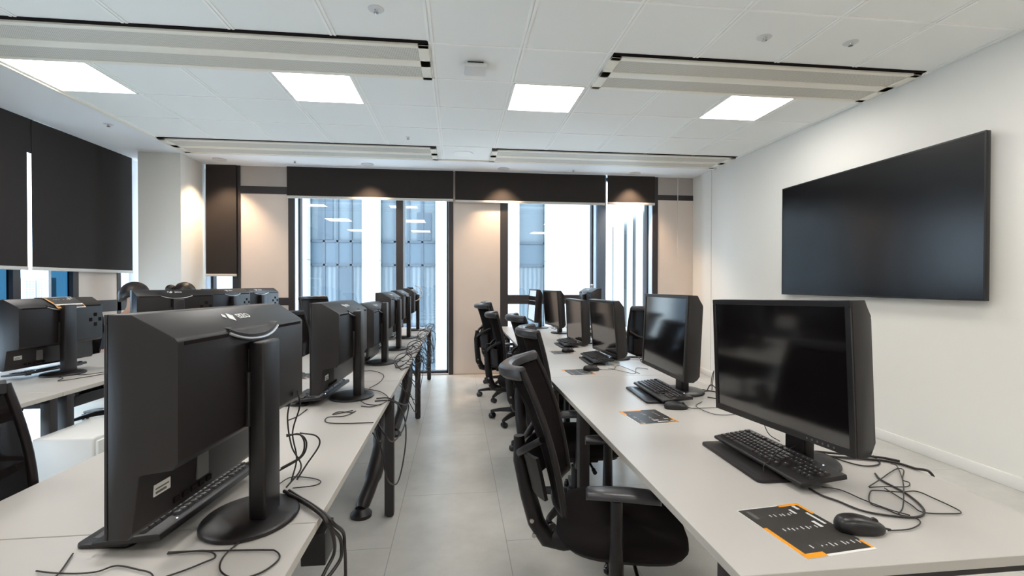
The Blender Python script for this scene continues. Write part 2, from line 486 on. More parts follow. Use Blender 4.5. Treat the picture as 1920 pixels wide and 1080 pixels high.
blind('narrow dark roller blind pulled half down beside the corner column', 'x', -3.505, -3.10, 1.475, FY - 0.04)
blind('wide dark roller blind on the left wall nearest the corner column', 'y', 5.392, 6.90, 1.51, LX + 0.05)
blind('dark roller blind on the left wall at the photo edge', 'y', 3.55, 5.338, 1.51, LX + 0.05)
blind('dark roller blind on the left wall, next one towards the camera', 'y', 1.7, 3.53, 1.51, LX + 0.05)
blind('dark roller blind on the left wall, furthest from the corner column', 'y', -1.15, 1.68, 1.51, LX + 0.05)
# cloth behind the slit: the upper part of the gap between the two left blinds is covered
struct(MB().box(LX + 0.044, LX + 0.0475, 5.32, 5.41, 2.69, CZ - 0.001).build('trim_10', M['blind'], smooth=False))

# ------------------------------------------------------------------ ceiling lights, vents and fittings
def led(label, x0, y0, group=None):
    s = 0.612
    t = thing('ceiling_light', label, 'ceiling light', (x0 + s / 2, y0 + s / 2, CZ), 0, group)
    f = MB(); h = s / 2
    f.box(-h, h, -h, -h + 0.012, -0.008, 0); f.box(-h, h, h - 0.012, h, -0.008, 0); f.box(-h, -h + 0.012, -h, h, -0.008, 0); f.box(h - 0.012, h, -h, h, -0.008, 0)
    f.build('frame', M['grid'], t, smooth=False)
    MB().box(-h + 0.012, h - 0.012, -h + 0.012, h - 0.012, -0.006, -0.001).build('diffuser', M['led'], t, smooth=False)
lx = (-3.405, -1.463, 0.473, 2.408)
for x, s in zip(lx, ('leftmost lit square ceiling panel, beside the left window margin', 'lit square ceiling panel second from the left', 'lit square ceiling panel right of the white ceiling box', 'lit square ceiling panel nearest the right wall')):
    led(s, x, 3.942)
for y, s in ((1.43, 'lit square ceiling panel in the row just overhead'), (-1.08, 'lit square ceiling panel in the row behind the camera')):
    for x in lx:
        led(s, x, y, 'ceiling panels out of view ' + ('overhead' if y > 0 else 'at the back'))

def vent(label, x0, x1, y0, y1):
    t = thing('ceiling_vent', label, 'air vent', ((x0 + x1) / 2, (y0 + y1) / 2, CZ))
    hx, hy = (x1 - x0) / 2, (y1 - y0) / 2
    D = 0.02
    e = 0.075
    s = 0.035
    MB().box(-hx, hx, -hy, -hy + s, -0.0065, -0.0005).build('air_slot_shade', M['slot'], t, smooth=False)  # flat dark strip painted as the shade inside an open slot
    f = MB()
    yb = -hy + s
    f.box(-hx, -hx + e, yb, hy, -D, -0.0005); f.box(hx - e, hx, yb, hy, -D, -0.0005)
    w = hy - yb
    f.box(-hx, hx, yb, yb + 0.045, -D, -0.0005); f.box(-hx, hx, hy - 0.05, hy, -D, -0.0005)
    cy = (yb + hy) / 2
    f.box(-hx, hx, cy - 0.05, cy + 0.05, -D, -0.0005)
    f.build('frame', M['vent'], t, bevel=0.003)
    for a, c in ((yb + 0.045, cy - 0.05), (cy + 0.05, hy - 0.05)):
        MB().box(-hx + e, hx - e, a, c, -D + 0.005, -D + 0.009).build('grille', M['perf'], t, smooth=False)
vent('long cream ceiling vent in the near left of the ceiling', -3.42, -0.20, 3.33, 3.93)
vent('long cream ceiling vent near the right wall, above the screen', 1.125, 3.66, 3.345, 3.945)
vent('long cream ceiling vent by the left far windows', -3.42, -0.255, 5.86, 6.47)
vent('long cream ceiling vent at the far right, by the wall', 0.43, 3.655, 5.865, 6.47)

def downlight(label, x, y):
    t = thing('downlight', label, 'downlight', (x, y, CZ - 0.004))
    MB().lathe([(0.062, -0.001), (0.085, -0.001), (0.088, -0.008), (0.064, -0.008), (0.062, -0.001)][0:4], 28).build('trim_ring', M['whiteplastic'], t)
    MB().lathe([(0.002, -0.003), (0.061, -0.003), (0.061, -0.0015), (0.002, -0.0015)], 28).build('lens', M['lampglow'], t)
    ld = bpy.data.lights.new('downlight_beam', 'SPOT'); ld.energy = SPOT_POWER; ld.spot_size = R(95); ld.spot_blend = 0.7
    ld.color = (1.0, 0.72, 0.48); ld.shadow_soft_size = 0.04
    lo = bpy.data.objects.new('downlight_beam', ld); COL.objects.link(lo); lo.parent = t; lo.location = (0, 0, -0.03)
for s, x, y in (('round downlight nearest the corner column', -3.18, 6.82), ('round downlight above the tall left window', -1.25, 6.86), ('round downlight above the middle framed window', 0.67, 6.88), ('round downlight nearest the right wall', 2.66, 6.92)):
    downlight(s, x, y)

t = thing('ceiling_box', 'white square box hanging just below the middle ceiling tiles', 'sensor box', (0.138, 3.66, CZ))
MB().box(-0.085, 0.085, -0.085, 0.085, -0.05, -0.018).build('cover', M['whiteplastic'], t, bevel=0.008)
MB().box(-0.06, 0.06, -0.06, 0.06, -0.02, -0.0003).build('mount', M['blackmetal'], t)
t = thing('ceiling_speaker', 'flat round speaker disc in the far middle ceiling tile', 'speaker', (0.073, 6.17, CZ))
MB().lathe([(0.002, -0.006), (0.11, -0.006), (0.122, -0.0005), (0.002, -0.0005)], 32).build('grille', M['ceiling'], t)
MB().lathe([(0.121, -0.007), (0.133, -0.005), (0.135, -0.0005), (0.119, -0.0005)], 32).build('trim_ring', M['grid'], t)
def sprinkler(label, x, y, r=0.045, z=CZ):
    t = thing('sprinkler', label, 'sprinkler', (x, y, z))
    MB().lathe([(0.012, -0.004), (r, -0.004), (r + 0.004, -0.0005), (0.012, -0.0005)], 24).build('plate', M['whiteplastic'], t)
    MB().lathe([(0.003, -0.026), (0.016, -0.024), (0.016, -0.021), (0.007, -0.019), (0.009, -0.004), (0.012, -0.0005)], 16).build('nozzle', M['chrome'], t)
sprinkler('round sprinkler head in the nearest middle ceiling tile', -0.492, 2.987)
sprinkler('left one of the two round sprinkler heads near the right wall', 2.07, 3.02)
sprinkler('right one of the two round sprinkler heads near the right wall', 2.71, 3.017)
sprinkler('small sprinkler head in the ceiling tiles before the far left vent', -0.559, 5.546, 0.02)
sprinkler('small sprinkler head in the plaster margin along the left windows', -3.64, 5.457, 0.04, CZ - 0.004)
sprinkler('small sprinkler head above the left far windows, between two downlights', -2.204, 6.80, 0.018, CZ - 0.004)
sprinkler('small sprinkler head above the middle far window, between two downlights', 1.695, 6.85, 0.018, CZ - 0.004)

# ------------------------------------------------------------------ wall screen
t = thing('wall_screen', 'very large black flat screen mounted on the right wall', 'television', (RX, 3.93, 1.25), -PI / 2)
# local: +y towards the wall, x along the wall, z up
W, H = 2.075, 1.185
MB().box(-W / 2, W / 2, -0.075, -0.04, 0, H).build('housing', M['blackgloss'], t, bevel=0.004)
b = MB()
b.box(-W / 2, W / 2, -0.079, -0.0755, 0, 0.014); b.box(-W / 2, W / 2, -0.079, -0.0755, H - 0.011, H)
b.box(-W / 2, -W / 2 + 0.011, -0.079, -0.0755, 0.014, H - 0.011); b.box(W / 2 - 0.011, W / 2, -0.079, -0.0755, 0.014, H - 0.011)
b.build('bezel', M['blacksatin'], t, smooth=False)
MB().box(-W / 2 + 0.011, W / 2 - 0.011, -0.077, -0.0755, 0.014, H - 0.011).build('screen', M['tvscreen'], t, smooth=False)
MB().box(-0.4, 0.4, -0.04, -0.001, 0.35, 0.85).build('wall_bracket', M['blackmetal'], t)

# ================================================================== OUTSIDE
t = thing('facade_building', 'pale office building with blue glass seen through the far windows', 'building', (0, 14, -14))
zb = 14.0
piers = ((-9.2, -8.7), (-6.6, -6.1), (-4.42, -4.11), (-2.64, -2.17), (-0.61, 0.02), (1.25, 1.79), (2.58, 4.4))
for i, (a, c) in enumerate(piers):
    m = MB(); zj = [0, 8.0, 12.2, 16.02, 22.0]
    for z0, z1 in zip(zj, zj[1:]):
        m.box(a, c, -0.35, 0.4, z0 + 0.006, z1 - 0.006)
    m.box(a + 0.02, c - 0.02, -0.33, 0.38, 0, 22)
    m.build('pier', M['pier'], t, smooth=False)
gaps = list(zip([p[1] for p in piers], [p[0] for p in piers][1:]))
b = MB(); [b.box(a, c, -0.02, 0.3, zb + 1.9, zb + 2.53) for a, c in gaps]; [b.box(a, c, -0.02, 0.3, zb - 1.9, zb - 0.95) for a, c in gaps]
b.build('spandrel', M['facadeblue'], t, smooth=False)
b = MB(); [b.box(a, c, 0.0, 0.3, zb + 2.53, 22) for a, c in gaps]
b.build('upper_glazing', M['facadepale'], t, smooth=False)
b = MB(); [b.box(a, c, 0.0, 0.3, zb - 0.95, zb + 1.9) for a, c in gaps]
b.build('curtained_window', M['curtain'], t, smooth=False)
b = MB(); b.box(-10, 4.4, 0.1, 0.3, 0, zb - 1.9); b.build('lower_glazing', M['facadeblue'], t, smooth=False)
b = MB()
for a, c in gaps:
    for z in (1.86, 2.53, 0.06, -0.92):
        b.box(a, c, -0.05, 0.0, zb + z, zb + z + 0.06)
    n = 4 if c - a > 1.2 else 1
    for k in range(n + 1):
        x = a + (c - a) * k / n
        b.box(max(a, x - 0.03), min(c, x + 0.03), -0.05, 0.0, zb - 2, 22)
b.build('glazing_bar', M['facadedark'], t, smooth=False)
b = MB()
b.box(-3.36, -2.95, -0.03, 0.01, zb - 0.9, zb + 1.8); b.box(-1.15, -0.75, -0.03, 0.01, zb + 2.6, zb + 3.4); b.box(-3.9, -3.5, -0.03, 0.01, zb + 2.6, zb + 3.9)
b.build('open_window', M['facadedark'], t, smooth=False)
t = thing('finned_tower', 'white tower with stepped vertical fins beyond the rightmost window', 'building', (0, 26, -14))
for a, c, h in ((8.86, 9.17, 4.75), (9.35, 9.67, 5.1), (9.86, 10.25, 5.5), (10.42, 11.0, 6.0), (11.2, 11.8, 6.5)):
    MB().box(a, c, -0.6, 0.4, 0, 14 + h).build('fin', M['distant'], t, smooth=False)
MB().box(8.86, 11.8, 0.3, 0.5, 0, 14 + 4.6).build('recessed_glazing', M['distwin'], t, smooth=False)
t = thing('city_block', 'pale distant tower blocks seen under the left blinds', 'building', (-60, 75, -20))
for a, c, h in ((-2.6, -0.9, 22.0), (-0.7, 0.9, 21.7), (1.2, 2.6, 22.1)):
    m = MB(); m.box(-1.0, 1.0, a, c, 0, h); m.build('tower', M['distant'], t, smooth=False)
    m = MB()
    for k in range(12):
        for q in (0.15, 0.45, 0.72):
            y = a + (c - a) * q
            m.box(1.0, 1.03, y, y + 0.25, h - 0.6 - 0.36 * k, h - 0.4 - 0.36 * k)
    m.build('window', M['distwin'], t, smooth=False)
# ================================================================== DESKS
def desk(label, x0, x1, y0, y1, legs, z=DZ, tray=None, group=None):
    cx, cy = (x0 + x1) / 2, (y0 + y1) / 2
    hx, hy = (x1 - x0) / 2, (y1 - y0) / 2
    t = thing('desk', label, 'desk', (cx, cy, 0), 0, group)
    T = 0.024
    b = MB(); b.box(-hx, hx, -hy, hy, z - T, z)
    top = b.build('desktop', [M['desk'], M['deskedge']], t, bevel=0.0012, seg=1)
    for p in top.data.polygons:
        if abs(p.normal.z) < 0.5: p.material_index = 1
    for ly in legs:
        for sx in (-1, 1):
            lx_ = sx * (hx - 0.030)
            m = MB(); m.box(lx_ - 0.026, lx_ + 0.026, ly - cy - 0.026, ly - cy + 0.026, 0.012, z - T); m.cyl((lx_, ly - cy, 0), (lx_, ly - cy, 0.014), 0.02, n=14)
            m.build('leg', M['blackmetal'], t, bevel=0.003)
        m = MB(); m.box(-hx + 0.05, hx - 0.05, ly - cy - 0.02, ly - cy + 0.02, z - T - 0.05, z - T - 0.001); m.build('cross_rail', M['blackmetal'], t)
    m = MB()
    m.box(-hx + 0.09, -hx + 0.13, -hy + 0.02, hy - 0.02, z - T - 0.028, z - T - 0.0005)
    m.build('long_rail', M['blackmetal'], t)
    m = MB(); m.box(hx - 0.13, hx - 0.09, -hy + 0.02, hy - 0.02, z - T - 0.028, z - T - 0.0005)
    m.build('long_rail', M['blackmetal'], t)
    if tray:
        a, c = tray
        m = MB()
        m.box(a - cx, c - cx, -hy + 0.25, hy - 0.2, z - T - 0.135, z - T - 0.13)
        m.box(a - cx, a - cx + 0.004, -hy + 0.25, hy - 0.2, z - T - 0.13, z - T - 0.07); m.box(c - cx - 0.004, c - cx, -hy + 0.25, hy - 0.2, z - T - 0.13, z - T - 0.07)
        for yy in (-hy + 0.3, 0, hy - 0.26):
            m.box(a - cx, a - cx + 0.004, yy, yy + 0.03, z - T - 0.075, z - T); m.box(c - cx - 0.004, c - cx, yy, yy + 0.03, z - T - 0.075, z - T)
        m.build('cable_tray', M['blackmetal'], t)
    return t
LXA, LXB = -1.30, -0.365
desk('white desk of the left row nearest the camera, cut by the photo edge', LXA, LXB, -0.52, 1.282, (-0.3, 0.9), tray=(-0.62, -0.47))
desk('second white desk from the camera in the row left of the aisle', LXA, LXB, 1.286, 3.098, (2.845,), tray=(-0.62, -0.47))
desk('third white desk from the camera in the row left of the aisle', LXA, LXB, 3.102, 5.0, (4.865,), tray=(-0.62, -0.47))
desk('last white desk of the row left of the aisle, by the tall window', LXA, LXB, 5.004, 6.84, (6.80,), tray=(-0.62, -0.47))
RXA, RXB = 0.602, 1.535
desk('nearest white desk right of the aisle, its bare end facing the camera', RXA, RXB, 0.945, 3.098, (1.02, 2.33), tray=(1.28, 1.43))
desk('middle white desk of the row right of the aisle', RXA, RXB, 3.102, 5.0, (4.22,), tray=(1.28, 1.43))
desk('last white desk of the row right of the aisle, by the framed window', RXA, RXB, 5.004, 6.84, (5.16, 6.80), tray=(1.28, 1.43))
desk('white desk at the left photo edge under the tall monitor with a card', -3.17, -2.24, 1.2, 2.985, (1.3, 2.93), tray=(-2.55, -2.40))
desk('white desk of the far left row behind the nearest left monitor', -3.17, -2.24, 2.989, 4.9, (3.045, 4.84), tray=(-2.55, -2.40))
desk('white desk at the window end of the far left row', -3.17, -2.24, 4.904, 6.84, (5.68, 6.78), tray=(-2.55, -2.40))
desk('short white desk behind the right row under the monitor with a webcam', 1.56, 2.42, 6.1, 6.86, (6.15, 6.8))

# ================================================================== MONITORS
MW, MH, MZ0 = 0.64, 0.445, 0.115
LOGO = text_mesh('EIZO', 0.027)
def monitor(label, D, rear, caps=False, taper=0.968):
    t = thing('monitor', label, 'monitor')
    xf = -0.115; xb = xf + D
    z0, z1 = MZ0, MZ0 + MH; w = MW / 2
    drop = 0.047
    flat = 0.045
    prof = [(xf, z0), (xf, z1), (xf + flat, z1), (xb - 0.006, z1 - drop), (xb, z1 - drop - 0.008), (xb, 0.262), (xb - 0.01, 0.248), (xf + 0.052, 0.238), (xf + 0.046, z0 + 0.012), (xf + 0.038, z0)] if rear else [(xf, z0), (xf, z1), (xf + flat, z1), (xb - 0.006, z1 - drop), (xb, z1 - drop - 0.008), (xb, z0 + 0.03), (xb - 0.012, z0 + 0.012), (xf + flat, z0)]
    hb = MB(); hb.prism(prof, 'y', -w, w)
    for v in hb.bm.verts:
        if v.co.x > xf + flat + 0.002: v.co.y *= taper
    hb.build('housing', M['black'], t, bevel=0.003)
    b = MB(); e = 0.019; a, c = xf - 0.007, xf - 0.0005
    b.box(a, c, -w, w, z0, z0 + e + 0.004); b.box(a, c, -w, w, z1 - e, z1); b.box(a, c, -w, -w + e, z0 + e, z1 - e); b.box(a, c, w - e, w, z0 + e, z1 - e)
    bz = b.build('bezel', M['blacksatin'], t, bevel=0.0012, seg=1)
    MB().box(xf - 0.0035, xf - 0.0005, -w + e, w - e, z0 + e + 0.004, z1 - e).build('screen', M['screen'], t, smooth=False)
    m = MB()
    for k in range(6): m.cyl((xf - 0.0078, -w + 0.07 + 0.02 * k, z0 + 0.011), (xf - 0.0068, -w + 0.07 + 0.02 * k, z0 + 0.011), 0.0035, n=10)
    m.build('touch_buttons', M['labelgrey'], bz)
    # neck, column, base
    cx0 = xb if rear else xb + 0.004
    cx1 = cx0 + 0.044
    ctop = 0.475 if rear else 0.40
    MB().box(cx0 - 0.001 if rear else xb - 0.001, cx0 + 0.012, -0.055, 0.055, 0.26, 0.40).build('mounting_head', M['black'], t, bevel=0.003)
    MB().box(cx0 + 0.004, cx1, -0.045, 0.045, 0.010, ctop).build('column', M['blacksatin'], t, bevel=0.006, seg=3)
    MB().box(cx0 + 0.0015, cx0 + 0.004, -0.04, 0.04, 0.02, ctop - 0.02).build('column_rail', M['blackmetal'], t)
    MB().lathe([(0.002, 0), (1.0, 0), (1.04, 0.004), (1.03, 0.010), (0.98, 0.015), (0.5, 0.0185), (0.002, 0.019)], 40, (0.0, 0, 0), 0.112, 0.125).build('base', M['black'], t)
    if rear:
        # lip of the carrying handle with its silver rim
        N = 14
        yy = [-0.125 + 0.25 * i / N for i in range(N + 1)]
        lz = lambda y: z1 - drop - 0.012 - 0.022 * max(0.0, 1 - (abs(y) / 0.125) ** 2.4)
        xo = lambda y: xb + 0.012 * max(0.0, 1 - (abs(y) / 0.125) ** 2)
        rings = []
        for y in yy:
            rings.append([(xb - 0.012, y, z1 - drop + 0.004), (xo(y), y, lz(y) + 0.014), (xo(y), y, lz(y)), (xb - 0.02, y, lz(y) + 0.006)])
        h = MB().loft(rings).build('handle', M['black'], t)
        MB().tube([(xo(y) + 0.0015, y, lz(y) + 0.003) for y in yy], 0.0035, 6).build('silver_rim', M['silver'], h)
        # slope frame
        p0 = Vector((xf + flat, 0, z1)); p1 = Vector((xb - 0.006, 0, z1 - drop))
        up = (p0 - p1).normalized(); yv = Vector((0, 1, 0)); n = yv.cross(up)
        mid = (p0 + p1) / 2 + n * 0.0008
        def S(u, v): return mid + yv * u + up * v
        b = MB(); b.mi = 0
        for q in ([(-0.052, -0.004), (-0.034, 0.018), (-0.020, 0.006), (-0.038, -0.017)], [(-0.066, 0.006), (-0.056, 0.018), (-0.049, 0.010), (-0.059, -0.002)]):
            b.loft([[S(u, v) for u, v in q], [S(u, v) + n * 0.0006 for u, v in q]])
        b.build('emblem', M['logo'], t, smooth=False)
        o = bpy.data.objects.new('lettering', LOGO); COL.objects.link(o); o.parent = t
        mm = Matrix((yv, up, n)).transposed().to_4x4(); mm.translation = S(0.024, 0.0)
        o.matrix_basis = mm
        # dark strips painted as the shade of recessed slots, stickers, vents
        MB().box(xb - 0.002, xb + 0.0012, -0.29, -0.13, z1 - drop - 0.017, z1 - drop - 0.009).build('vent_slot_shade', M['slot'], t)
        MB().box(xb - 0.002, xb + 0.0012, 0.13, 0.29, z1 - drop - 0.017, z1 - drop - 0.009).build('vent_slot_shade', M['slot'], t)
        xl = xf + 0.047
        lab = MB(); lab.box(xl, xl + 0.0042, -0.265, -0.215, z0 + 0.062, z0 + 0.086)
        lab.mi = 1; lab.box(xl + 0.0042, xl + 0.0046, -0.261, -0.228, z0 + 0.066, z0 + 0.071); lab.box(xl + 0.0042, xl + 0.0046, -0.261, -0.22, z0 + 0.075, z0 + 0.078)
        lab.build('sticker', [M['label'], M['labelgrey']], t, smooth=False)
        b = MB(); b.box(xl, xl + 0.004, -0.12, -0.075, z0 + 0.04, z0 + 0.11); b.build('rating_plate', M['labelgrey'], t, smooth=False)
        for (y, z) in ((0.245, 0.40), (0.205, 0.365), (0.285, 0.365), (0.245, 0.33)) if caps else ():
            MB().box(xb - 0.0005, xb + 0.0012, y - 0.013, y + 0.013, z + 0.02, z + 0.046).build('cover_cap', M['slot'], t, smooth=False)
        m = MB()
        for k in range(5): m.box(xl - 0.003, xl + 0.004, -0.20 + 0.03 * k, -0.183 + 0.03 * k, z0 + 0.02, z0 + 0.032)
        m.build('ports', M['slot'], t)
    return t
def place(t, fx, fy, deg, dz=0.0, tilt=0.0, roll=0.0):
    """(fx, fy): middle of the screen; dz lowers the head on its column; tilt and roll turn the head"""
    a = R(deg)
    t.location = (fx + 0.115 * math.cos(a), fy + 0.115 * math.sin(a), DZ); t.rotation_euler = (0, 0, a)
    piv = Vector((-0.05, 0, MZ0 + MH / 2))
    mm = Matrix.Translation(piv + Vector((0, 0, dz))) @ Matrix.Rotation(tilt, 4, 'Y') @ Matrix.Rotation(roll, 4, 'X') @ Matrix.Translation(-piv)
    for c in t.children:
        if c.name.split('.')[0] not in ('column', 'column_rail', 'base'):
            c.matrix_basis = mm @ c.matrix_basis
    return t
DREAR = 0.128
protoL = monitor('black monitor seen from behind, nearest the camera left of the aisle', DREAR, True)
LST = [(-0.657, 1.331, -4.3, 0.0, 0, -0.008), (-0.688, 2.69, -1.6, -0.035, 0, -0.01), (-0.712, 3.80, -1.5, -0.085, 0, 0), (-0.70, 4.58, -1, -0.02, 0, 0), (-0.70, 5.52, 0, -0.015, 0, 0), (-0.67, 6.42, 0, 0.0, 0, 0)]
for (x, y, a, dz, ti, ro), s in zip(LST[1:], ('second', 'third', 'fourth', 'fifth', 'last')):
    place(copy_tree(protoL, s + ' monitor from the camera along the left row, its back to the aisle', (0, 0, 0)), x, y, a, dz, ti, ro)
place(protoL, *LST[0])
protoM = monitor('black monitor with an orange edged card on top, at the left photo edge', DREAR, True, True)
MST = [(-2.53, 3.05, -16)]
for s, x, y, a in (('black monitor hiding the larger dark head, logo towards the camera', -2.70, 4.86, -42), ('blue lit monitor back just left of the beige panel, below the narrow blind', -2.66, 5.75, -12),
                   ('blue lit monitor back in front of the tall beige corner panel', -2.60, 6.42, -20), ('dark monitor back with a webcam on top behind the right row', 1.87, 6.36, 180)):
    place(copy_tree(protoM, s, (0, 0, 0)), x, y, a)
place(protoM, -2.79, 3.58, -5, -0.04)
protoR = monitor('large dark monitor with its screen to the camera, nearest on the right desk', 0.085, False, False, 0.94)
RST = [(1.085, 1.53, 4.4, 0.01, -0.02, -0.03), (1.176, 2.605, -3.2, 0, 0.05, -0.009), (1.205, 3.84, 1, -0.068, -0.085, -0.007), (1.22, 4.88, 0.5, -0.098, -0.037, 0), (1.17, 5.85, 4.9, -0.02, -0.07, 0), (1.04, 6.56, 0, -0.02, 0.07, 0)]
for v, s in zip(RST[1:], ('second monitor from the camera on the right row, mirroring blue windows', 'third monitor from the camera on the right row, screen half grey half blue',
                          'fourth monitor from the camera on the right row', 'fifth monitor from the camera on the right row, before the dark window rail', 'last and slimmest looking monitor of the right row, by the window')):
    place(copy_tree(protoR, s, (0, 0, 0)), *v)
place(protoR, *RST[0])

# ================================================================== KEYBOARDS
U = 0.019
def key_mesh(wu, hu=1.0):
    b = MB(); hx, hy = hu * U / 2 - 0.0012, wu * U / 2 - 0.0012
    b.loft([[(-hx, -hy, 0), (hx, -hy, 0), (hx, hy, 0), (-hx, hy, 0)], [(-hx + 0.0015, -hy + 0.0018, 0.006), (hx - 0.0022, -hy + 0.0018, 0.006), (hx - 0.0022, hy - 0.0018, 0.006), (-hx + 0.0015, hy - 0.0018, 0.006)]])
    b.mi = 1
    b.box(0.000, 0.0035, hy * 0.30, hy * 0.30 + 0.0028, 0.006, 0.0063)
    return b
LAY = []
def _row(x, items, c=0.0):
    for w_ in items:
        if w_ < 0: c += -w_; continue
        LAY.append((x, c + w_ / 2, w_)); c += w_
_row(2.75, [1, -1, 1, 1, 1, 1, -.5, 1, 1, 1, 1, -.5, 1, 1, 1, 1, -.25, 1, 1, 1])
_row(1.5, [1] * 13 + [2, -.25, 1, 1, 1, -.25, 1, 1, 1, 1])
_row(0.5, [1.5] + [1] * 12 + [1.5, -.25, 1, 1, 1, -.25, 1, 1, 1, 1])
_row(-0.5, [1.75] + [1] * 11 + [2.25, -3.5, 1, 1, 1])
_row(-1.5, [2.25] + [1] * 10 + [2.75, -1.25, 1, -1.25, 1, 1, 1, 1])
_row(-2.5, [1.25, 1.25, 1.25, 6.25, 1.25, 1.25, 1.25, 1.25, -.25, 1, 1, 1, -.25, 2, 1])
LAY = LAY[:100]
def keyboard(label, full, loc, rz, tilt):
    t = thing('keyboard', label, 'keyboard', loc, rz)
    t.rotation_euler = (0, -tilt, rz)
    prof = [(-0.078, 0.0), (-0.080, 0.006), (-0.076, 0.012), (0.070, 0.017), (0.078, 0.015), (0.079, 0.0)]
    bd = MB().prism(prof, 'y', -0.226, 0.226).build('body', M['black'], t, bevel=0.002)
    MB().cyl((0.066, -0.150, 0.0165), (0.066, -0.150, 0.0177), 0.002, n=10).build('status_light', M['led_blue'], t)
    for s in (-1, 1):
        MB().box(0.05, 0.064, s * 0.19 - 0.015, s * 0.19 + 0.015, -0.006, 0.001).build('foot', M['black'], t)
    def pos(x, c): return (x * U - 0.002, 0.2135 - c * U, 0.0128 + (x * U + 0.076) * 0.034)
    if full:
        cache = {}
        for x, c, w_ in LAY:
            if w_ not in cache:
                o = key_mesh(w_).build('key', [M['key'], M['legend']], t, smooth=False); cache[w_] = o
            else:
                o = cache[w_].copy(); COL.objects.link(o); o.parent = t
            o.location = pos(x, c)
    else:
        b = MB()
        for x, c, w_ in LAY:
            p = pos(x, c); hx, hy = U / 2 - 0.0015, w_ * U / 2 - 0.0015
            b.box(p[0] - hx, p[0] + hx, p[1] - hy, p[1] + hy, p[2], p[2] + 0.0055)
        o = b.build('keys', M['key'], t, smooth=False); o['kind'] = 'stuff'
    return t
def tablet(label, loc, rz, w_=0.13, l=0.37, group=None):
    t = thing('pen_tablet', label, 'pen tablet', loc, rz, group)
    m = MB(); pts = []
    for sx, sy, a0 in ((1, 1, 0), (-1, 1, 90), (-1, -1, 180), (1, -1, 270)):
        for k in range(5):
            a = R(a0 + 22.5 * k); pts.append((sx * (w_ / 2 - 0.018) + 0.018 * math.cos(a), sy * (l / 2 - 0.018) + 0.018 * math.sin(a)))
    m.prism(pts, 'z', 0, 0.011); m.build('slab', M['black'], t, bevel=0.003)
    m = MB(); m.box(-w_ / 2 + 0.02, w_ / 2 - 0.015, -l / 2 + 0.03, l / 2 - 0.03, 0.011, 0.0114); m.build('active_area', M['blacksatin'], t, smooth=False)
    return t
RTI = R(5)
keyboard('black keyboard under the nearest right monitor, cable across it', True, (1.085, 1.525, DZ + 0.0265), R(2), RTI)
tablet('black pen tablet sticking out under the nearest right keyboard', (1.003, 1.56, DZ), R(-1))
keyboard('black keyboard under the second right monitor, keys lit by the window', True, (1.125, 2.52, DZ + 0.0265), R(-2), RTI)
tablet('black pen tablet sticking out under the second right keyboard', (1.05, 2.54, DZ), R(-3))
keyboard('black keyboard under the third right monitor', False, (1.115, 3.72, DZ + 0.0265), R(-2), RTI)
tablet('black pen tablet sticking out under the third right keyboard', (1.07, 3.70, DZ), R(-2))
keyboard('black keyboard under the fourth right monitor', False, (1.115, 4.70, DZ + 0.0265), R(-2), RTI)
tablet('black pen tablet sticking out under the fourth right keyboard', (1.06, 4.66, DZ), 0)
keyboard('black keyboard seen through below the nearest left monitor', True, (-0.73, 1.40, DZ + 0.0265), R(-6), RTI)
tablet('black pen tablet under the nearest left keyboard', (-0.815, 1.395, DZ), R(-4))
keyboard('black keyboard below the second monitor of the left row', True, (-0.735, 2.715, DZ + 0.0265), R(-4), RTI)
tablet('black pen tablet under the keyboard of the second left monitor', (-0.815, 2.69, DZ), R(-4))
for x, y, a, s in ((-0.81, 3.75, -3, 'third'), (-0.77, 4.57, 0, 'fourth'), (-0.77, 5.52, 0, 'fifth')):
    keyboard('black keyboard below the %s monitor of the left row' % s, False, (x, y, DZ + 0.0265), R(a), RTI)
keyboard('black keyboard under the monitor with a card at the left photo edge', False, (-2.80, 3.60, DZ + 0.0265), R(-5), RTI)

# ================================================================== MICE AND CARDS
def mouse(label, loc, rz):
    t = thing('mouse', label, 'computer mouse', loc, rz)
    def ring(z, k, sh=0.0):
        return [(0.058 * k * math.copysign(abs(math.cos(a)) ** 0.85, math.cos(a)) + sh, 0.032 * k * math.copysign(abs(math.sin(a)) ** 0.8, math.sin(a)) * (1 - 0.08 * math.cos(a)), z - 0.006 * k * 0 - (0.010 * (z / 0.037) * max(0, math.cos(a)) * k)) for a in (2 * PI * i / 28 for i in range(28))]
    rings = [ring(0.0, 0.93), ring(0.004, 0.99), ring(0.012, 1.0), ring(0.021, 0.96), ring(0.029, 0.84, -0.002), ring(0.034, 0.62, -0.005), ring(0.0365, 0.32, -0.008), ring(0.037, 0.05, -0.009)]
    MB().loft(rings).build('shell', M['blacksatin'], t, angle=60)
    MB().cyl((0.034, -0.004, 0.024), (0.034, 0.004, 0.024), 0.009, n=16).build('scroll_wheel', M['black'], t, bevel=0.001)
    MB().tube([(0.054, 0, 0.008), (0.066, 0, 0.006), (0.074, 0, 0.005)], [0.003, 0.0026, 0.002], 8).build('cable_sleeve', M['cable'], t)
    return t
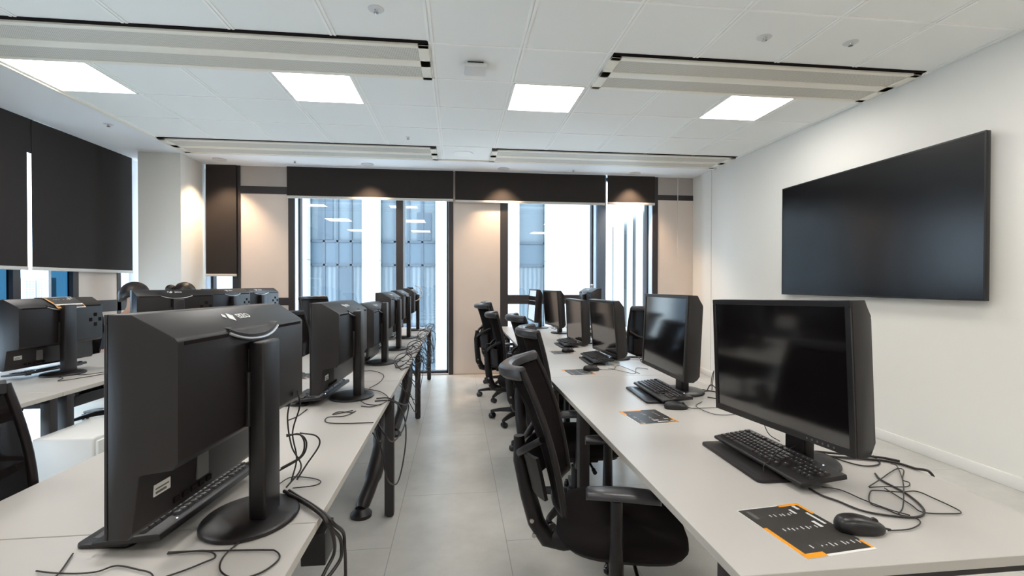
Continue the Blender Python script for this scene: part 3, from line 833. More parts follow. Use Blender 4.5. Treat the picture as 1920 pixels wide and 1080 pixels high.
def card(label, loc, rz, w_=0.195, l=0.236, bend=None, seed=1):
    rnd = random.Random(seed)
    o = MB()
    T = 0.0018
    def P(u, v, z):
        x, y = (u - 0.5) * w_, (v - 0.5) * l
        return bend(x, y, z) if bend else Vector((x, y, z))
    def quad(u0, v0, u1, v1, z, mi):
        o.mi = mi
        n = max(1, int(12 * (v1 - v0))) if bend else 1
        for k in range(n):
            a, c = v0 + (v1 - v0) * k / n, v0 + (v1 - v0) * (k + 1) / n
            o.face([o.bm.verts.new(P(*q, z)) for q in ((u0, a), (u1, a), (u1, c), (u0, c))])
    N = 24 if bend else 1
    o.mi = 2
    o.loft([[P(0, k / N, 0), P(1, k / N, 0), P(1, k / N, T), P(0, k / N, T)] for k in range(N + 1)])
    z = T + 0.0003
    quad(0.005, 0.03, 0.995, 0.985, z, 0)
    z += 0.0002
    # orange corner brackets
    quad(0.0, 0.07, 0.055, 0.58, z, 1); quad(0.0, 0.0, 0.30, 0.075, z, 1)
    quad(0.955, 0.74, 1.0, 0.96, z, 1); quad(0.66, 0.955, 1.0, 1.0, z, 1); quad(0.962, 0.03, 1.0, 0.17, z, 1)
    # rows of small print
    for v0, ua, ub in ((0.80, 0.20, 0.70), (0.50, 0.22, 0.74), (0.17, 0.24, 0.92)):
        u = ua
        while u < ub:
            h = rnd.uniform(0.05, 0.13)
            quad(u, v0 - h / 2, u + 0.007, v0 + h / 2, z, 4)
            if rnd.random() < 0.8: quad(u + 0.014, v0 - 0.03 + rnd.uniform(-0.02, 0.02), u + 0.030, v0 + rnd.uniform(0.0, 0.03), z, 3)
            u += rnd.uniform(0.045, 0.085)
    quad(0.09, 0.76, 0.15, 0.94, z, 4); quad(0.77, 0.47, 0.82, 0.60, z, 3); quad(0.72, 0.78, 0.76, 0.88, z, 3)
    quad(0.885, 0.52, 0.925, 0.78, z, 3); quad(0.85, 0.86, 0.90, 0.95, z, 3)
    ob = o.build('printed_card', [M['card'], M['orange'], M['paper'], M['logo'], M['labelgrey']], None, smooth=False)
    ob.location = loc; ob.rotation_euler = (0, 0, rz)
    return tag(ob, label, 'printed card')
card('dark card with orange corners under the nearest mouse', (0.872, 1.112, DZ), R(6), seed=2)
mouse('black mouse on the corner of the nearest dark card', (1.01, 1.085, DZ + 0.0026), R(-12))
card('dark card with orange corners by the second mouse on the right desk', (0.888, 2.132, DZ), R(-85), 0.215, 0.195, seed=3)
mouse('black mouse beside the second card of the right desk', (1.085, 2.255, DZ), R(-12))
card('dark card under the mouse of the third right station', (0.85, 3.26, DZ), R(-85), 0.215, 0.19, seed=4)
mouse('black mouse on the card of the third right station', (0.955, 3.31, DZ + 0.0026), R(-6))
card('dark card under the mouse of the fourth right station', (0.93, 4.20, DZ), R(-88), 0.2, 0.18, seed=5)
mouse('black mouse on the card of the fourth right station', (1.0, 4.22, DZ + 0.0026), R(0))
card('dark card lying left of the second monitor of the left row', (-1.06, 3.30, DZ), R(-84), 0.215, 0.2, seed=6)
mouse('black mouse on the card left of the second left monitor', (-1.11, 3.38, DZ + 0.0026), R(10))

# ================================================================== CHAIRS
def make_chair(label):
    """task chair facing +x, root on the floor under the seat"""
    t = thing('office_chair', label, 'chair')
    SZ = 0.47
    # seat cushion
    def seat_ring(z, k):
        pts = []
        for i in range(36):
            a = 2 * PI * i / 36
            ca, sa = math.cos(a), math.sin(a)
            x = 0.25 * math.copysign(abs(ca) ** 0.55, ca); y = 0.255 * math.copysign(abs(sa) ** 0.55, sa)
            y *= 1 - 0.10 * max(0, -ca)
            zz = z - 0.03 * max(0, (x - 0.12) / 0.13) ** 2 * (1 if z > SZ - 0.02 else 0.6)
            pts.append((x * k + 0.01, y * k, zz))
        return pts
    MB().loft([seat_ring(SZ - 0.07, 0.86), seat_ring(SZ - 0.066, 0.95), seat_ring(SZ - 0.045, 1.0), seat_ring(SZ - 0.02, 0.995), seat_ring(SZ - 0.004, 0.94), seat_ring(SZ + 0.004, 0.8), seat_ring(SZ + 0.001, 0.45), seat_ring(SZ - 0.003, 0.1)]).build('seat', M['seatfabric'], t, angle=70)
    MB().loft([seat_ring(SZ - 0.092, 0.7), seat_ring(SZ - 0.086, 0.88), seat_ring(SZ - 0.071, 0.9)]).build('seat_shell', M['chairplastic'], t, angle=60)
    b = MB(); b.box(-0.12, 0.12, -0.09, 0.09, SZ - 0.15, SZ - 0.092); b.box(-0.26, -0.10, -0.045, 0.045, SZ - 0.145, SZ - 0.105)
    mech = b.build('tilt_mechanism', M['chairplastic'], t, bevel=0.01)
    MB().cyl((0.05, -0.09, SZ - 0.12), (0.06, -0.25, SZ - 0.125), 0.007, n=8).cyl((0.06, -0.25, SZ - 0.125), (0.061, -0.29, SZ - 0.126), 0.012, n=10).build('lever', M['chairplastic'], mech)
    # back
    HW = 0.225
    def back(u, v):
        y = (u * 2 - 1) * HW * (1.0 + 0.05 * math.sin(PI * v))
        z = 0.56 + 0.54 * v
        x = -0.225 - 0.125 * v + 0.03 * math.sin(PI * v * 0.9) - 0.0
        x += 0.095 * (abs(u * 2 - 1)) ** 2.2 * (0.55 + 0.45 * v)
        return Vector((x, y, z))
    MB().grid(back, 14, 14, 0.006).build('mesh_back', M['meshback'], t, angle=70)
    sect = [(-1, -0.55), (1, -0.55), (1, 0.55), (-1, 0.55)]
    f = MB()
    for u in (0.0, 1.0):
        f.tube([back(u, v / 12) + Vector((0.0, 0, 0)) for v in range(13)], 0.0125, 8)
    f.tube([back(u / 14, 0.0) for u in range(15)], 0.012, 8)
    f.build('back_frame', M['chairplastic'], t, angle=60)
    rail = [back(u / 18, 1.0) for u in range(19)]
    rr = []
    for i, p in enumerate(rail):
        d = (rail[min(i + 1, 18)] - rail[max(i - 1, 0)]).normalized(); nn = Vector((d.y, -d.x, 0)).normalized()
        if nn.x > 0: nn = -nn
        ww = 0.030 + 0.022 * math.sin(PI * i / 18)
        rr.append([p + nn * a_ * ww + Vector((0, 0, c_)) for a_, c_ in ((-0.55, -0.026), (0.35, -0.036), (0.62, -0.022), (0.55, 0.004), (0.25, 0.014), (-0.3, 0.014), (-0.55, 0.005))])
    MB().loft(rr).build('top_rail', M['armpad'], t, bevel=0.002, angle=50)
    # lumbar shell and J bar
    def lum(u, v):
        p = back(0.08 + 0.84 * u, 0.08 + 0.30 * v); s = abs(u * 2 - 1)
        return p + Vector((-0.045 - 0.03 * (1 - s ** 2), 0, 0))
    MB().grid(lum, 12, 6, 0.014).build('lumbar_support', M['chairplastic'], t, angle=60)
    b = MB()
    b.tube([(-0.335, 0, 0.80), (-0.345, 0, 0.70), (-0.335, 0, 0.56), (-0.32, 0, 0.44), (-0.285, 0, 0.365), (-0.22, 0, 0.345), (-0.14, 0, 0.345)], [0.022, 0.03, 0.034, 0.036, 0.036, 0.034, 0.03], 10)
    for s in (-1, 1):
        b.tube([(-0.335, 0.0, 0.72), (-0.325, s * 0.09, 0.76), (-0.285, s * 0.18, 0.80), (-0.215, s * 0.222, 0.84)], [0.02, 0.016, 0.014, 0.013], 8)
    jb = b.build('back_bar', M['chairplastic'], t, angle=60)
    for z in (0.46, 0.40): MB().cyl((-0.33, -0.032, z), (-0.33, -0.042, z), 0.009, n=12).build('bolt', M['bolt'], jb)
    # arms
    for s in (-1, 1):
        b = MB()
        b.tube([(-0.02, s * 0.10, SZ - 0.115), (-0.02, s * 0.22, SZ - 0.115), (-0.02, s * 0.275, SZ - 0.10), (-0.02, s * 0.285, SZ - 0.03), (-0.02, s * 0.285, 0.64)], [0.02, 0.022, 0.024, 0.024, 0.02], 10)
        a_ = b.build('armrest', M['chairplastic'], t, angle=60)
        pr = []
        for k, (x, w_, zt) in enumerate(((-0.125, 0.022, -0.006), (-0.118, 0.034, 0.0), (-0.06, 0.042, 0.003), (0.02, 0.044, 0.003), (0.09, 0.042, 0.0), (0.12, 0.034, -0.004), (0.127, 0.02, -0.010))):
            pr.append([(x, s * 0.285 + w_ * c_, 0.648 + zt + z_) for c_, z_ in ((-0.85, 0), (0.85, 0), (1, 0.008), (0.96, 0.019), (0.7, 0.026), (0, 0.029), (-0.7, 0.026), (-0.96, 0.019), (-1, 0.008))])
        MB().loft(pr).build('arm_pad', M['armpad'], a_, angle=50)
    # gas lift and star base
    b = MB(); b.cyl((0, 0, 0.10), (0, 0, 0.27), 0.03, n=18); b.cyl((0, 0, 0.27), (0, 0, SZ - 0.14), 0.018, n=16)
    b.build('gas_lift', M['chairplastic'], t)
    b = MB(); b.lathe([(0.02, 0.075), (0.055, 0.08), (0.055, 0.125), (0.035, 0.135), (0.02, 0.135)], 20)
    for k in range(5):
        a = 2 * PI * k / 5 + 0.3
        d = Vector((math.cos(a), math.sin(a), 0)); q = Vector((-d.y, d.x, 0)); rings = []
        for r_, w_, z_, h_ in ((0.03, 0.026, 0.105, 0.03), (0.12, 0.024, 0.106, 0.026), (0.22, 0.020, 0.094, 0.02), (0.30, 0.016, 0.078, 0.016), (0.325, 0.012, 0.072, 0.012)):
            c = d * r_ + Vector((0, 0, z_))
            rings.append([c - q * w_ - Vector((0, 0, h_)), c + q * w_ - Vector((0, 0, h_)), c + q * w_ * 0.8 + Vector((0, 0, h_ * 0.6)), c - q * w_ * 0.8 + Vector((0, 0, h_ * 0.6))])
        b.loft(rings)
    b.build('star_base', M['chairplastic'], t, bevel=0.003)
    for k in range(5):
        a = 2 * PI * k / 5 + 0.3
        d = Vector((math.cos(a), math.sin(a), 0)); p = d * 0.318; ax = Vector((math.cos(a + 1.1), math.sin(a + 1.1), 0))
        off = Vector((-ax.y, ax.x, 0)) * 0.012
        b = MB(); c = p + off + Vector((0, 0, 0.0275))
        for s in (-1, 1): b.cyl(c + ax * (s * 0.006), c + ax * (s * 0.027), 0.0275, n=18)
        b.cyl(c - ax * 0.02, c + ax * 0.02, 0.01, n=10)
        b.cyl(p + Vector((0, 0, 0.04)), p + Vector((0, 0, 0.07)), 0.007, n=10); b.obox(p + off * 0.5 + Vector((0, 0, 0.048)), (0.03, 0.012, 0.022), Matrix.Rotation(a + 1.1 + PI / 2, 3, 'Z'))
        b.build('caster', M['blackgloss'], t, bevel=0.003)
    return t
def chair_height(t, dz):
    for c in t.children:
        if c.name.split('.')[0] not in ('gas_lift', 'star_base', 'caster'):
            c.location.z += dz
def recline(t, deg):
    piv = Vector((-0.1, 0, 0.36))
    for c in t.children:
        if c.name.split('.')[0] in ('mesh_back', 'back_frame', 'top_rail', 'lumbar_support', 'back_bar'):
            c.matrix_basis = Matrix.Translation(piv) @ Matrix.Rotation(R(-deg), 4, 'Y') @ Matrix.Translation(-piv) @ c.matrix_basis
chair0 = make_chair('black mesh chair nearest the camera, turned towards the right desk')
CH = [('black chair with a broad curved top rail behind the nearest right chair', 0.715, 2.80, -6, -0.005),
      ('black chair third from the camera on the right side of the aisle', 0.75, 3.75, 0, 0.01),
      ('black chair fourth from the camera on the right side of the aisle', 0.64, 4.70, -4, -0.03),
      ('black chair seen edge on before the beige panel, lumbar shell showing', 0.57, 5.68, 6, 0.01),
      ('black chair furthest from the camera on the right side of the aisle', 0.68, 6.38, 0, 0.01),
      ('black chair at the lower left photo edge, its back behind the nearest left desk', -1.15, 1.42, 0, -0.045),
      ('black chair left of the second left monitor, its back low', -1.17, 4.25, -6, 0.01),
      ('black chair with the taller back behind the second left monitor', -1.60, 6.18, -28, 0.09),
      ('black chair under the person with the larger dark head', -3.42, 5.12, 0, 0.0),
      ('black chair under the person with the tied hair', -3.52, 6.22, 0, 0.0),
      ('black chair standing behind the desk at the left photo edge', -3.45, 3.75, 10, 0.0),
      ('black chair showing its back beyond the second right monitor', 2.02, 5.08, 96, 0.02)]
for s, x, y, a, dz in CH:
    c = copy_tree(chair0, s, (x, y, 0), R(a))
    chair_height(c, dz)
chair0.location = (0.64, 1.85, 0); chair0.rotation_euler = (0, 0, R(-15)); chair_height(chair0, -0.02); recline(chair0, 9)
# card draped over the monitor at the left photo edge
def over_top(root, y_off, start):
    """maps card coordinates onto the slope, the flat top and the front edge of a monitor"""
    piv = root.location.copy(); a = root.rotation_euler.z; dz = -0.04
    xf = -0.115; xb = xf + DREAR; z1 = MZ0 + MH
    path = [Vector((xb + 0.018, z1 - 0.070)), Vector((xb - 0.004, z1 - 0.045)), Vector((xf + 0.046, z1 + 0.0005)), Vector((xf - 0.0085, z1 + 0.0005)), Vector((xf - 0.0095, z1 - 0.2))]
    def fn(x, y, z):
        d = y + start; k = 0
        while k < len(path) - 2 and d > (path[k + 1] - path[k]).length:
            d -= (path[k + 1] - path[k]).length; k += 1
        t_ = (path[k + 1] - path[k]).normalized(); n = Vector((-t_.y, t_.x)); n = n if (n.y > 0 or (n.y == 0 and n.x < 0)) else -n
        if k == 3: n = Vector((-1, 0))
        p = path[k] + t_ * d + n * (z + 0.0035)
        lx, ly = p.x, x + y_off
        return Vector((piv.x + lx * math.cos(a) - ly * math.sin(a), piv.y + lx * math.sin(a) + ly * math.cos(a), piv.z + p.y + dz))
    return fn
card('dark card with orange edges draped over the left edge monitor', (0, 0, 0), 0, 0.215, 0.19, bend=over_top(protoM, 0.035, 0.095), seed=7)

# ================================================================== WEBCAM, HEADSET, PEDESTAL
top = DZ + MZ0 + MH
t = thing('webcam', 'small webcam clipped on the monitor behind the right row', 'webcam', (1.855, 6.40, top), R(0))
b = MB(); b.box(-0.012, 0.012, -0.02, 0.02, 0.001, 0.010); b.cyl((0, 0, 0.008), (0, 0, 0.032), 0.005, n=10); b.build('clip', M['whiteplastic'], t, bevel=0.002)
MB().cyl((0, -0.045, 0.04), (0, 0.045, 0.04), 0.014, n=16).build('body', M['whiteplastic'], t, bevel=0.004)
MB().cyl((0.012, 0, 0.04), (0.018, 0, 0.04), 0.008, n=14).build('lens', M['blackgloss'], t)
t = thing('headset', 'grey headset hanging over the last monitor of the left row', 'headset', (-0.606, 6.27, top), 0)
pts = [(0.10 * math.cos(a), 0, -0.055 + 0.098 * math.sin(a)) for a in (PI * k / 20 for k in range(21))]
MB().tube(pts, 0.006, 8).tube([(x * 1.06, y, z + 0.004) for x, y, z in pts[5:16]], 0.006, 8).build('headband', M['whiteplastic'], t)
for s in (-1, 1):
    MB().lathe([(0.005, -0.012), (0.036, -0.012), (0.042, 0.0), (0.036, 0.012), (0.005, 0.012)], 20).build('ear_cup', M['labelgrey'], t)
    c = t.children[-1]; c.rotation_euler = (0, R(90), 0); c.location = (s * 0.104, 0, -0.065)
t = thing('pedestal', 'low white storage pedestal between the two left desk rows', 'drawer unit', (-2.06, 2.95, 0))
MB().box(-0.15, 0.15, -0.21, 0.21, 0.02, 0.55).build('carcass', M['whiteplastic'], t, bevel=0.012, seg=3)
MB().box(-0.13, 0.13, -0.19, 0.19, 0, 0.022).build('plinth', M['blackmetal'], t)
for z0, z1 in ((0.03, 0.19), (0.2, 0.36), (0.37, 0.53)):
    d = MB().box(0.150, 0.166, -0.2, 0.2, z0, z1).build('drawer', M['whiteplastic'], t, bevel=0.003)
    MB().box(0.166, 0.176, -0.06, 0.06, z1 - 0.03, z1 - 0.018).build('handle', M['silver'], d)

# ================================================================== CABLES
rnd = random.Random(11)
def cable(label, paths, r=0.0025, group='cables', name='cable'):
    b = MB()
    if not isinstance(paths[0][0], (tuple, list, Vector)): paths = [paths]
    for p in paths: b.tube(smooth_path(p), r, 6)
    return tag(b.build(name, M['cable'], None, angle=80), label, 'cable', group)
def flat(pts, z=DZ + 0.0045): return [(x, y, z) for x, y in pts]
cable('thin mouse cable looping furthest right on the nearest right desk', flat([(1.076, 1.071), (1.138, 1.072), (1.194, 1.096), (1.207, 1.124), (1.182, 1.14), (1.172, 1.177), (1.161, 1.212), (1.223, 1.277), (1.251, 1.284), (1.312, 1.267), (1.364, 1.266), (1.37, 1.223), (1.363, 1.139), (1.316, 1.132), (1.256, 1.148), (1.268, 1.195), (1.29, 1.297)]), 0.0017)
cable('thicker black cable curving from the nearest right keyboard', flat([(1.06, 1.32), (1.062, 1.274), (1.079, 1.236), (1.099, 1.176), (1.14, 1.145), (1.203, 1.125), (1.254, 1.141), (1.295, 1.192), (1.322, 1.266), (1.332, 1.35), (1.358, 1.40)], DZ + 0.0045), 0.003)
cable('thin cable running beside the thicker one on the nearest right desk', flat([(1.103, 1.323), (1.143, 1.297), (1.155, 1.237), (1.163, 1.209), (1.181, 1.163), (1.203, 1.133)], DZ + 0.006), 0.0017)
cable('thin cable crossed in a star tangle on the nearest right desk', [flat([(1.479, 1.463), (1.477, 1.438), (1.388, 1.332), (1.307, 1.251), (1.222, 1.172), (1.178, 1.141)], DZ + 0.008), flat([(1.247, 1.307), (1.337, 1.356), (1.453, 1.42), (1.473, 1.411), (1.399, 1.343), (1.397, 1.319), (1.362, 1.294), (1.295, 1.302), (1.244, 1.302)], DZ + 0.0065)], 0.0017)
cable('thick bundled cables behind the nearest right monitor, leaving over the desk back', [flat([(1.31, 1.56), (1.378, 1.537), (1.444, 1.514), (1.486, 1.495), (1.514, 1.462), (1.525, 1.42)], DZ + 0.006) + [(1.548, 1.39, DZ + 0.004), (1.556, 1.38, DZ - 0.05), (1.552, 1.38, 0.5)], flat([(1.30, 1.59), (1.378, 1.555), (1.444, 1.53), (1.49, 1.505), (1.52, 1.47)], DZ + 0.012)], 0.0045)
cable('cable arching behind the base of the nearest right monitor', flat([(1.33, 1.585), (1.348, 1.503), (1.383, 1.463), (1.45, 1.477), (1.494, 1.548)], DZ + 0.004), 0.0025)
cable('loose wire lying across the nearest right keyboard', [(1.21, 1.50, 0.84), (1.15, 1.52, 0.80), (1.10, 1.51, 0.795), (1.04, 1.465, 0.788), (0.995, 1.44, 0.775), (0.985, 1.425, 0.762)], 0.0016)
cable('wire drooping below the nearest right monitor', [(1.135, 1.72, 0.875), (1.14, 1.71, 0.848), (1.15, 1.69, 0.846), (1.155, 1.68, 0.862), (1.16, 1.675, 0.83), (1.17, 1.66, 0.80), (1.19, 1.63, 0.785)], 0.0016)
cable('thin mouse cable of the second right station', flat([(1.155, 2.24), (1.18, 2.235), (1.291, 2.232), (1.361, 2.184), (1.311, 2.113), (1.215, 2.124), (1.20, 2.268), (1.28, 2.36)]), 0.0017)
cable('cables at the base of the second right monitor, running towards the nearest monitor', [flat([(1.37, 2.567), (1.444, 2.58), (1.483, 2.53), (1.52, 2.45)], DZ + 0.005), flat([(1.37, 2.59), (1.42, 2.60), (1.47, 2.53), (1.50, 2.43)], DZ + 0.009), [(1.36, 2.45, DZ + 0.004), (1.42, 2.40, DZ + 0.004), (1.44, 2.46, DZ + 0.02), (1.41, 2.5, DZ + 0.06), (1.40, 2.53, DZ + 0.02)]], 0.003)
cable('black wire standing up behind the second right monitor', [(1.545, 2.75, 0.60), (1.548, 2.745, 0.77), (1.55, 2.72, 0.84), (1.51, 2.66, 0.80), (1.47, 2.6, 0.751)], 0.0025)
cable('thin cables on the desk by the third right mouse', [flat([(1.03, 3.31), (1.122, 3.319), (1.213, 3.467), (1.251, 3.142)]), flat([(1.097, 3.366), (1.174, 3.19), (1.215, 3.146), (1.307, 3.343), (1.371, 3.292)], DZ + 0.006)], 0.0018)
for k, (x, y, *_q) in enumerate(RST[2:]):
    x += 0.2; P = []
    for j in range(3):
        p = [(x, y + rnd.uniform(-0.05, 0.05), DZ + 0.006)]
        for q in range(5): p.append((x + rnd.uniform(0.02, 0.12), y - 0.1 - 0.07 * q + rnd.uniform(-0.06, 0.06), DZ + 0.006 + 0.003 * j + rnd.uniform(0, 0.02)))
        P.append(p)
    cable('tangled black cables behind the %s monitor of the right row' % ('third', 'fourth', 'fifth', 'last')[k], P, 0.0028)
# nearest left station
cable('cable loop lying at the desk edge below the nearest left monitor', flat([(-0.50, 1.30), (-0.501, 1.264), (-0.524, 1.171), (-0.524, 1.123), (-0.507, 1.083), (-0.475, 1.056), (-0.443, 1.051), (-0.413, 1.072), (-0.398, 1.115), (-0.416, 1.147), (-0.445, 1.156), (-0.56, 1.166), (-0.598, 1.17), (-0.66, 1.165)]), 0.002)
cable('short cable curving below the nearest left keyboard', flat([(-0.64, 1.05), (-0.588, 1.087), (-0.558, 1.116), (-0.543, 1.137), (-0.575, 1.163), (-0.66, 1.168)], DZ + 0.006), 0.002)
cable('thin cable looping to the right behind the nearest left monitor', flat([(-0.548, 1.53), (-0.528, 1.582), (-0.475, 1.574), (-0.426, 1.542), (-0.434, 1.51), (-0.495, 1.497)]), 0.0017)
cable('cables at the lower left corner of the nearest left keyboard', [flat([(-0.875, 1.19), (-0.846, 1.114), (-0.847, 1.09), (-0.87, 1.04)]), flat([(-0.90, 1.126), (-0.857, 1.114), (-0.803, 1.106), (-0.767, 1.109), (-0.742, 1.127), (-0.687, 1.107), (-0.644, 1.084), (-0.60, 1.02)], DZ + 0.005)], 0.0018)
cb = cable('thick black cables hanging over the desk edge beside the nearest left monitor', [
    [(-0.50, 1.44, 0.766), (-0.453, 1.407, 0.757), (-0.401, 1.352, 0.757), (-0.355, 1.302, 0.752), (-0.338, 1.30, 0.726), (-0.33, 1.379, 0.654), (-0.33, 1.404, 0.606), (-0.335, 1.391, 0.575), (-0.37, 1.32, 0.555), (-0.43, 1.25, 0.56), (-0.47, 1.3, 0.60)],
    [(-0.49, 1.45, 0.762), (-0.45, 1.42, 0.753), (-0.40, 1.37, 0.752), (-0.352, 1.32, 0.746), (-0.33, 1.32, 0.72), (-0.322, 1.39, 0.66), (-0.325, 1.42, 0.60), (-0.33, 1.45, 0.54), (-0.335, 1.47, 0.45), (-0.35, 1.5, 0.15), (-0.38, 1.52, 0.006)],
    [(-0.48, 1.42, 0.764), (-0.43, 1.385, 0.757), (-0.38, 1.33, 0.756), (-0.345, 1.30, 0.742), (-0.332, 1.32, 0.69), (-0.34, 1.36, 0.62), (-0.36, 1.33, 0.58), (-0.40, 1.24, 0.50), (-0.41, 1.22, 0.30), (-0.42, 1.24, 0.006)]], 0.005)
ad = MB().box(-0.455, -0.385, 1.44, 1.54, 0.54, 0.635).cyl((-0.42, 1.49, 0.635), (-0.42, 1.49, 0.665), 0.012, n=12).build('power_adapter', M['black'], cb, bevel=0.012, seg=3)
cable('thin and thick strands behind the column of the nearest left monitor', [
    [(-0.50, 1.56, 1.03), (-0.495, 1.565, 0.98), (-0.515, 1.56, 0.90), (-0.50, 1.55, 0.82), (-0.50, 1.50, 0.768)],
    [(-0.51, 1.55, 1.03), (-0.53, 1.56, 0.95), (-0.515, 1.55, 0.86), (-0.48, 1.53, 0.80), (-0.50, 1.46, 0.768)],
    [(-0.49, 1.55, 0.90), (-0.45, 1.58, 0.88), (-0.44, 1.58, 0.85), (-0.47, 1.55, 0.80), (-0.49, 1.52, 0.765)],
    [(-0.52, 1.52, 0.90), (-0.49, 1.54, 0.90), (-0.475, 1.545, 0.87), (-0.485, 1.54, 0.83), (-0.53, 1.50, 0.81)],
    [(-0.52, 1.52, 0.905), (-0.485, 1.545, 0.895), (-0.47, 1.55, 0.865), (-0.485, 1.545, 0.825), (-0.54, 1.50, 0.80)]], 0.0026)
# second left station
cable('cables coiled round the base of the second left monitor', [
    flat([(-0.545, 2.86), (-0.525, 2.841), (-0.433, 2.76), (-0.365, 2.60), (-0.375, 2.50), (-0.40, 2.46), (-0.459, 2.484), (-0.50, 2.55)], DZ + 0.008),
    flat([(-0.506, 2.383), (-0.581, 2.317), (-0.567, 2.364), (-0.504, 2.345), (-0.49, 2.368), (-0.523, 2.287), (-0.594, 2.272), (-0.579, 2.193), (-0.495, 2.163), (-0.37, 2.167)]),
    flat([(-0.481, 2.459), (-0.43, 2.44), (-0.38, 2.5)], DZ + 0.005), flat([(-0.762, 2.246), (-0.741, 2.312), (-0.735, 2.434)], DZ + 0.003)], 0.0024)
cable('grey lit cable rising in a curve between the second and third left monitors', [(-0.62, 3.05, 1.12), (-0.625, 3.0, 1.0), (-0.65, 3.1, 0.88), (-0.64, 3.3, 0.78), (-0.602, 3.45, 0.75), (-0.5, 3.304, 0.749), (-0.482, 3.072, 0.749), (-0.515, 2.88, 0.749)], 0.0022)
cable('large cable loops hanging round the nearest table leg of the left row', [
    [(-0.43, 2.55, DZ + 0.006), (-0.375, 2.56, DZ + 0.006), (-0.345, 2.62, 0.73), (-0.33, 2.78, 0.66), (-0.32, 2.98, 0.52), (-0.32, 3.02, 0.38), (-0.33, 2.9, 0.26), (-0.34, 2.72, 0.24), (-0.36, 2.5, 0.36), (-0.38, 2.42, 0.55), (-0.45, 2.45, 0.66)],
    [(-0.43, 2.6, DZ + 0.008), (-0.372, 2.61, DZ + 0.007), (-0.345, 2.67, 0.72), (-0.32, 2.9, 0.64), (-0.31, 3.1, 0.58), (-0.32, 2.9, 0.50), (-0.34, 2.6, 0.52), (-0.36, 2.45, 0.60), (-0.42, 2.5, 0.67)],
    [(-0.42, 2.45, 0.68), (-0.40, 2.5, 0.56), (-0.41, 2.65, 0.53), (-0.43, 2.75, 0.62), (-0.45, 2.7, 0.68)]], 0.0042)
for k, (x, y, *_q) in enumerate(LST[2:]):
    P = []; bx = x + 0.24
    for j in range(5):
        sy = y - 0.25 + 0.12 * j
        p = [(bx - 0.02, y + rnd.uniform(-0.08, 0.08), DZ + 0.012)]
        for q in range(3): p.append((bx + 0.03 + (LXB - bx - 0.03) * q / 3, sy + rnd.uniform(-0.12, 0.12), DZ + 0.006 + 0.002 * j + (rnd.uniform(0, 0.03) if q == 1 else 0)))
        p += [(LXB - 0.012, sy, DZ + 0.007), (LXB + 0.010, sy + 0.01, DZ + 0.004), (LXB + 0.022, sy + 0.03, DZ - 0.03)]
        zl = rnd.uniform(0.32, 0.62)
        p += [(LXB + 0.03 + rnd.uniform(0, 0.04), sy + rnd.uniform(0.05, 0.2), (DZ + zl) / 2 + 0.05), (LXB + 0.02 + rnd.uniform(0, 0.05), sy + rnd.uniform(-0.1, 0.25), zl), (LXB + 0.01, sy + rnd.uniform(-0.25, 0.0), zl + 0.08), (LXB - 0.07, sy - 0.05, 0.66)]
        P.append(p)
    for j in range(2):
        c0 = (bx + 0.08, y - 0.25); ra = rnd.uniform(0.06, 0.1)
        P.append([(c0[0] + ra * 0.8 * math.cos(a), c0[1] + ra * math.sin(a), DZ + 0.01 + 0.045 * (1 + math.sin(a + j))) for a in (2 * PI * q / 8 for q in range(10))])
    cable('black cable tangle spilling over the desk edge behind the %s left monitor' % ('third', 'fourth', 'fifth', 'last')[k], P, 0.0030)
cable('thin cables on the desk by the monitor at the left photo edge', [flat([(-2.62, 3.45), (-2.55, 3.40), (-2.50, 3.30), (-2.43, 3.42), (-2.38, 3.55), (-2.30, 3.60)]), flat([(-2.60, 3.55), (-2.50, 3.50), (-2.42, 3.60), (-2.30, 3.66)], DZ + 0.006)], 0.0024)
# cable sleeves from the left desks to the floor
def sleeve(label, p0, p1):
    t = thing('cable_sleeve', label, 'cable sleeve', (p1[0], p1[1], 0))
    q = Vector(p0) - Vector((p1[0], p1[1], 0))
    MB().tube(smooth_path([q, q * 0.62 + Vector((0.03, 0.03, 0.0)), q * 0.3 + Vector((0.02, 0, 0)), Vector((0, 0, 0.045))], 6), [0.055] * 6 + [0.05] * 6 + [0.04] * 6 + [0.03], 10).build('sleeve', M['cable'], t)
    MB().lathe([(0.002, 0), (0.06, 0), (0.062, 0.02), (0.035, 0.05), (0.002, 0.055)], 20).build('floor_weight', M['black'], t)
sleeve('black cable sleeve slanting to the floor before the nearest left table leg', (-0.50, 3.30, 0.50), (-0.56, 2.86))
sleeve('black cable sleeve slanting to the floor before the second left table leg', (-0.53, 5.20, 0.50), (-0.56, 4.35))

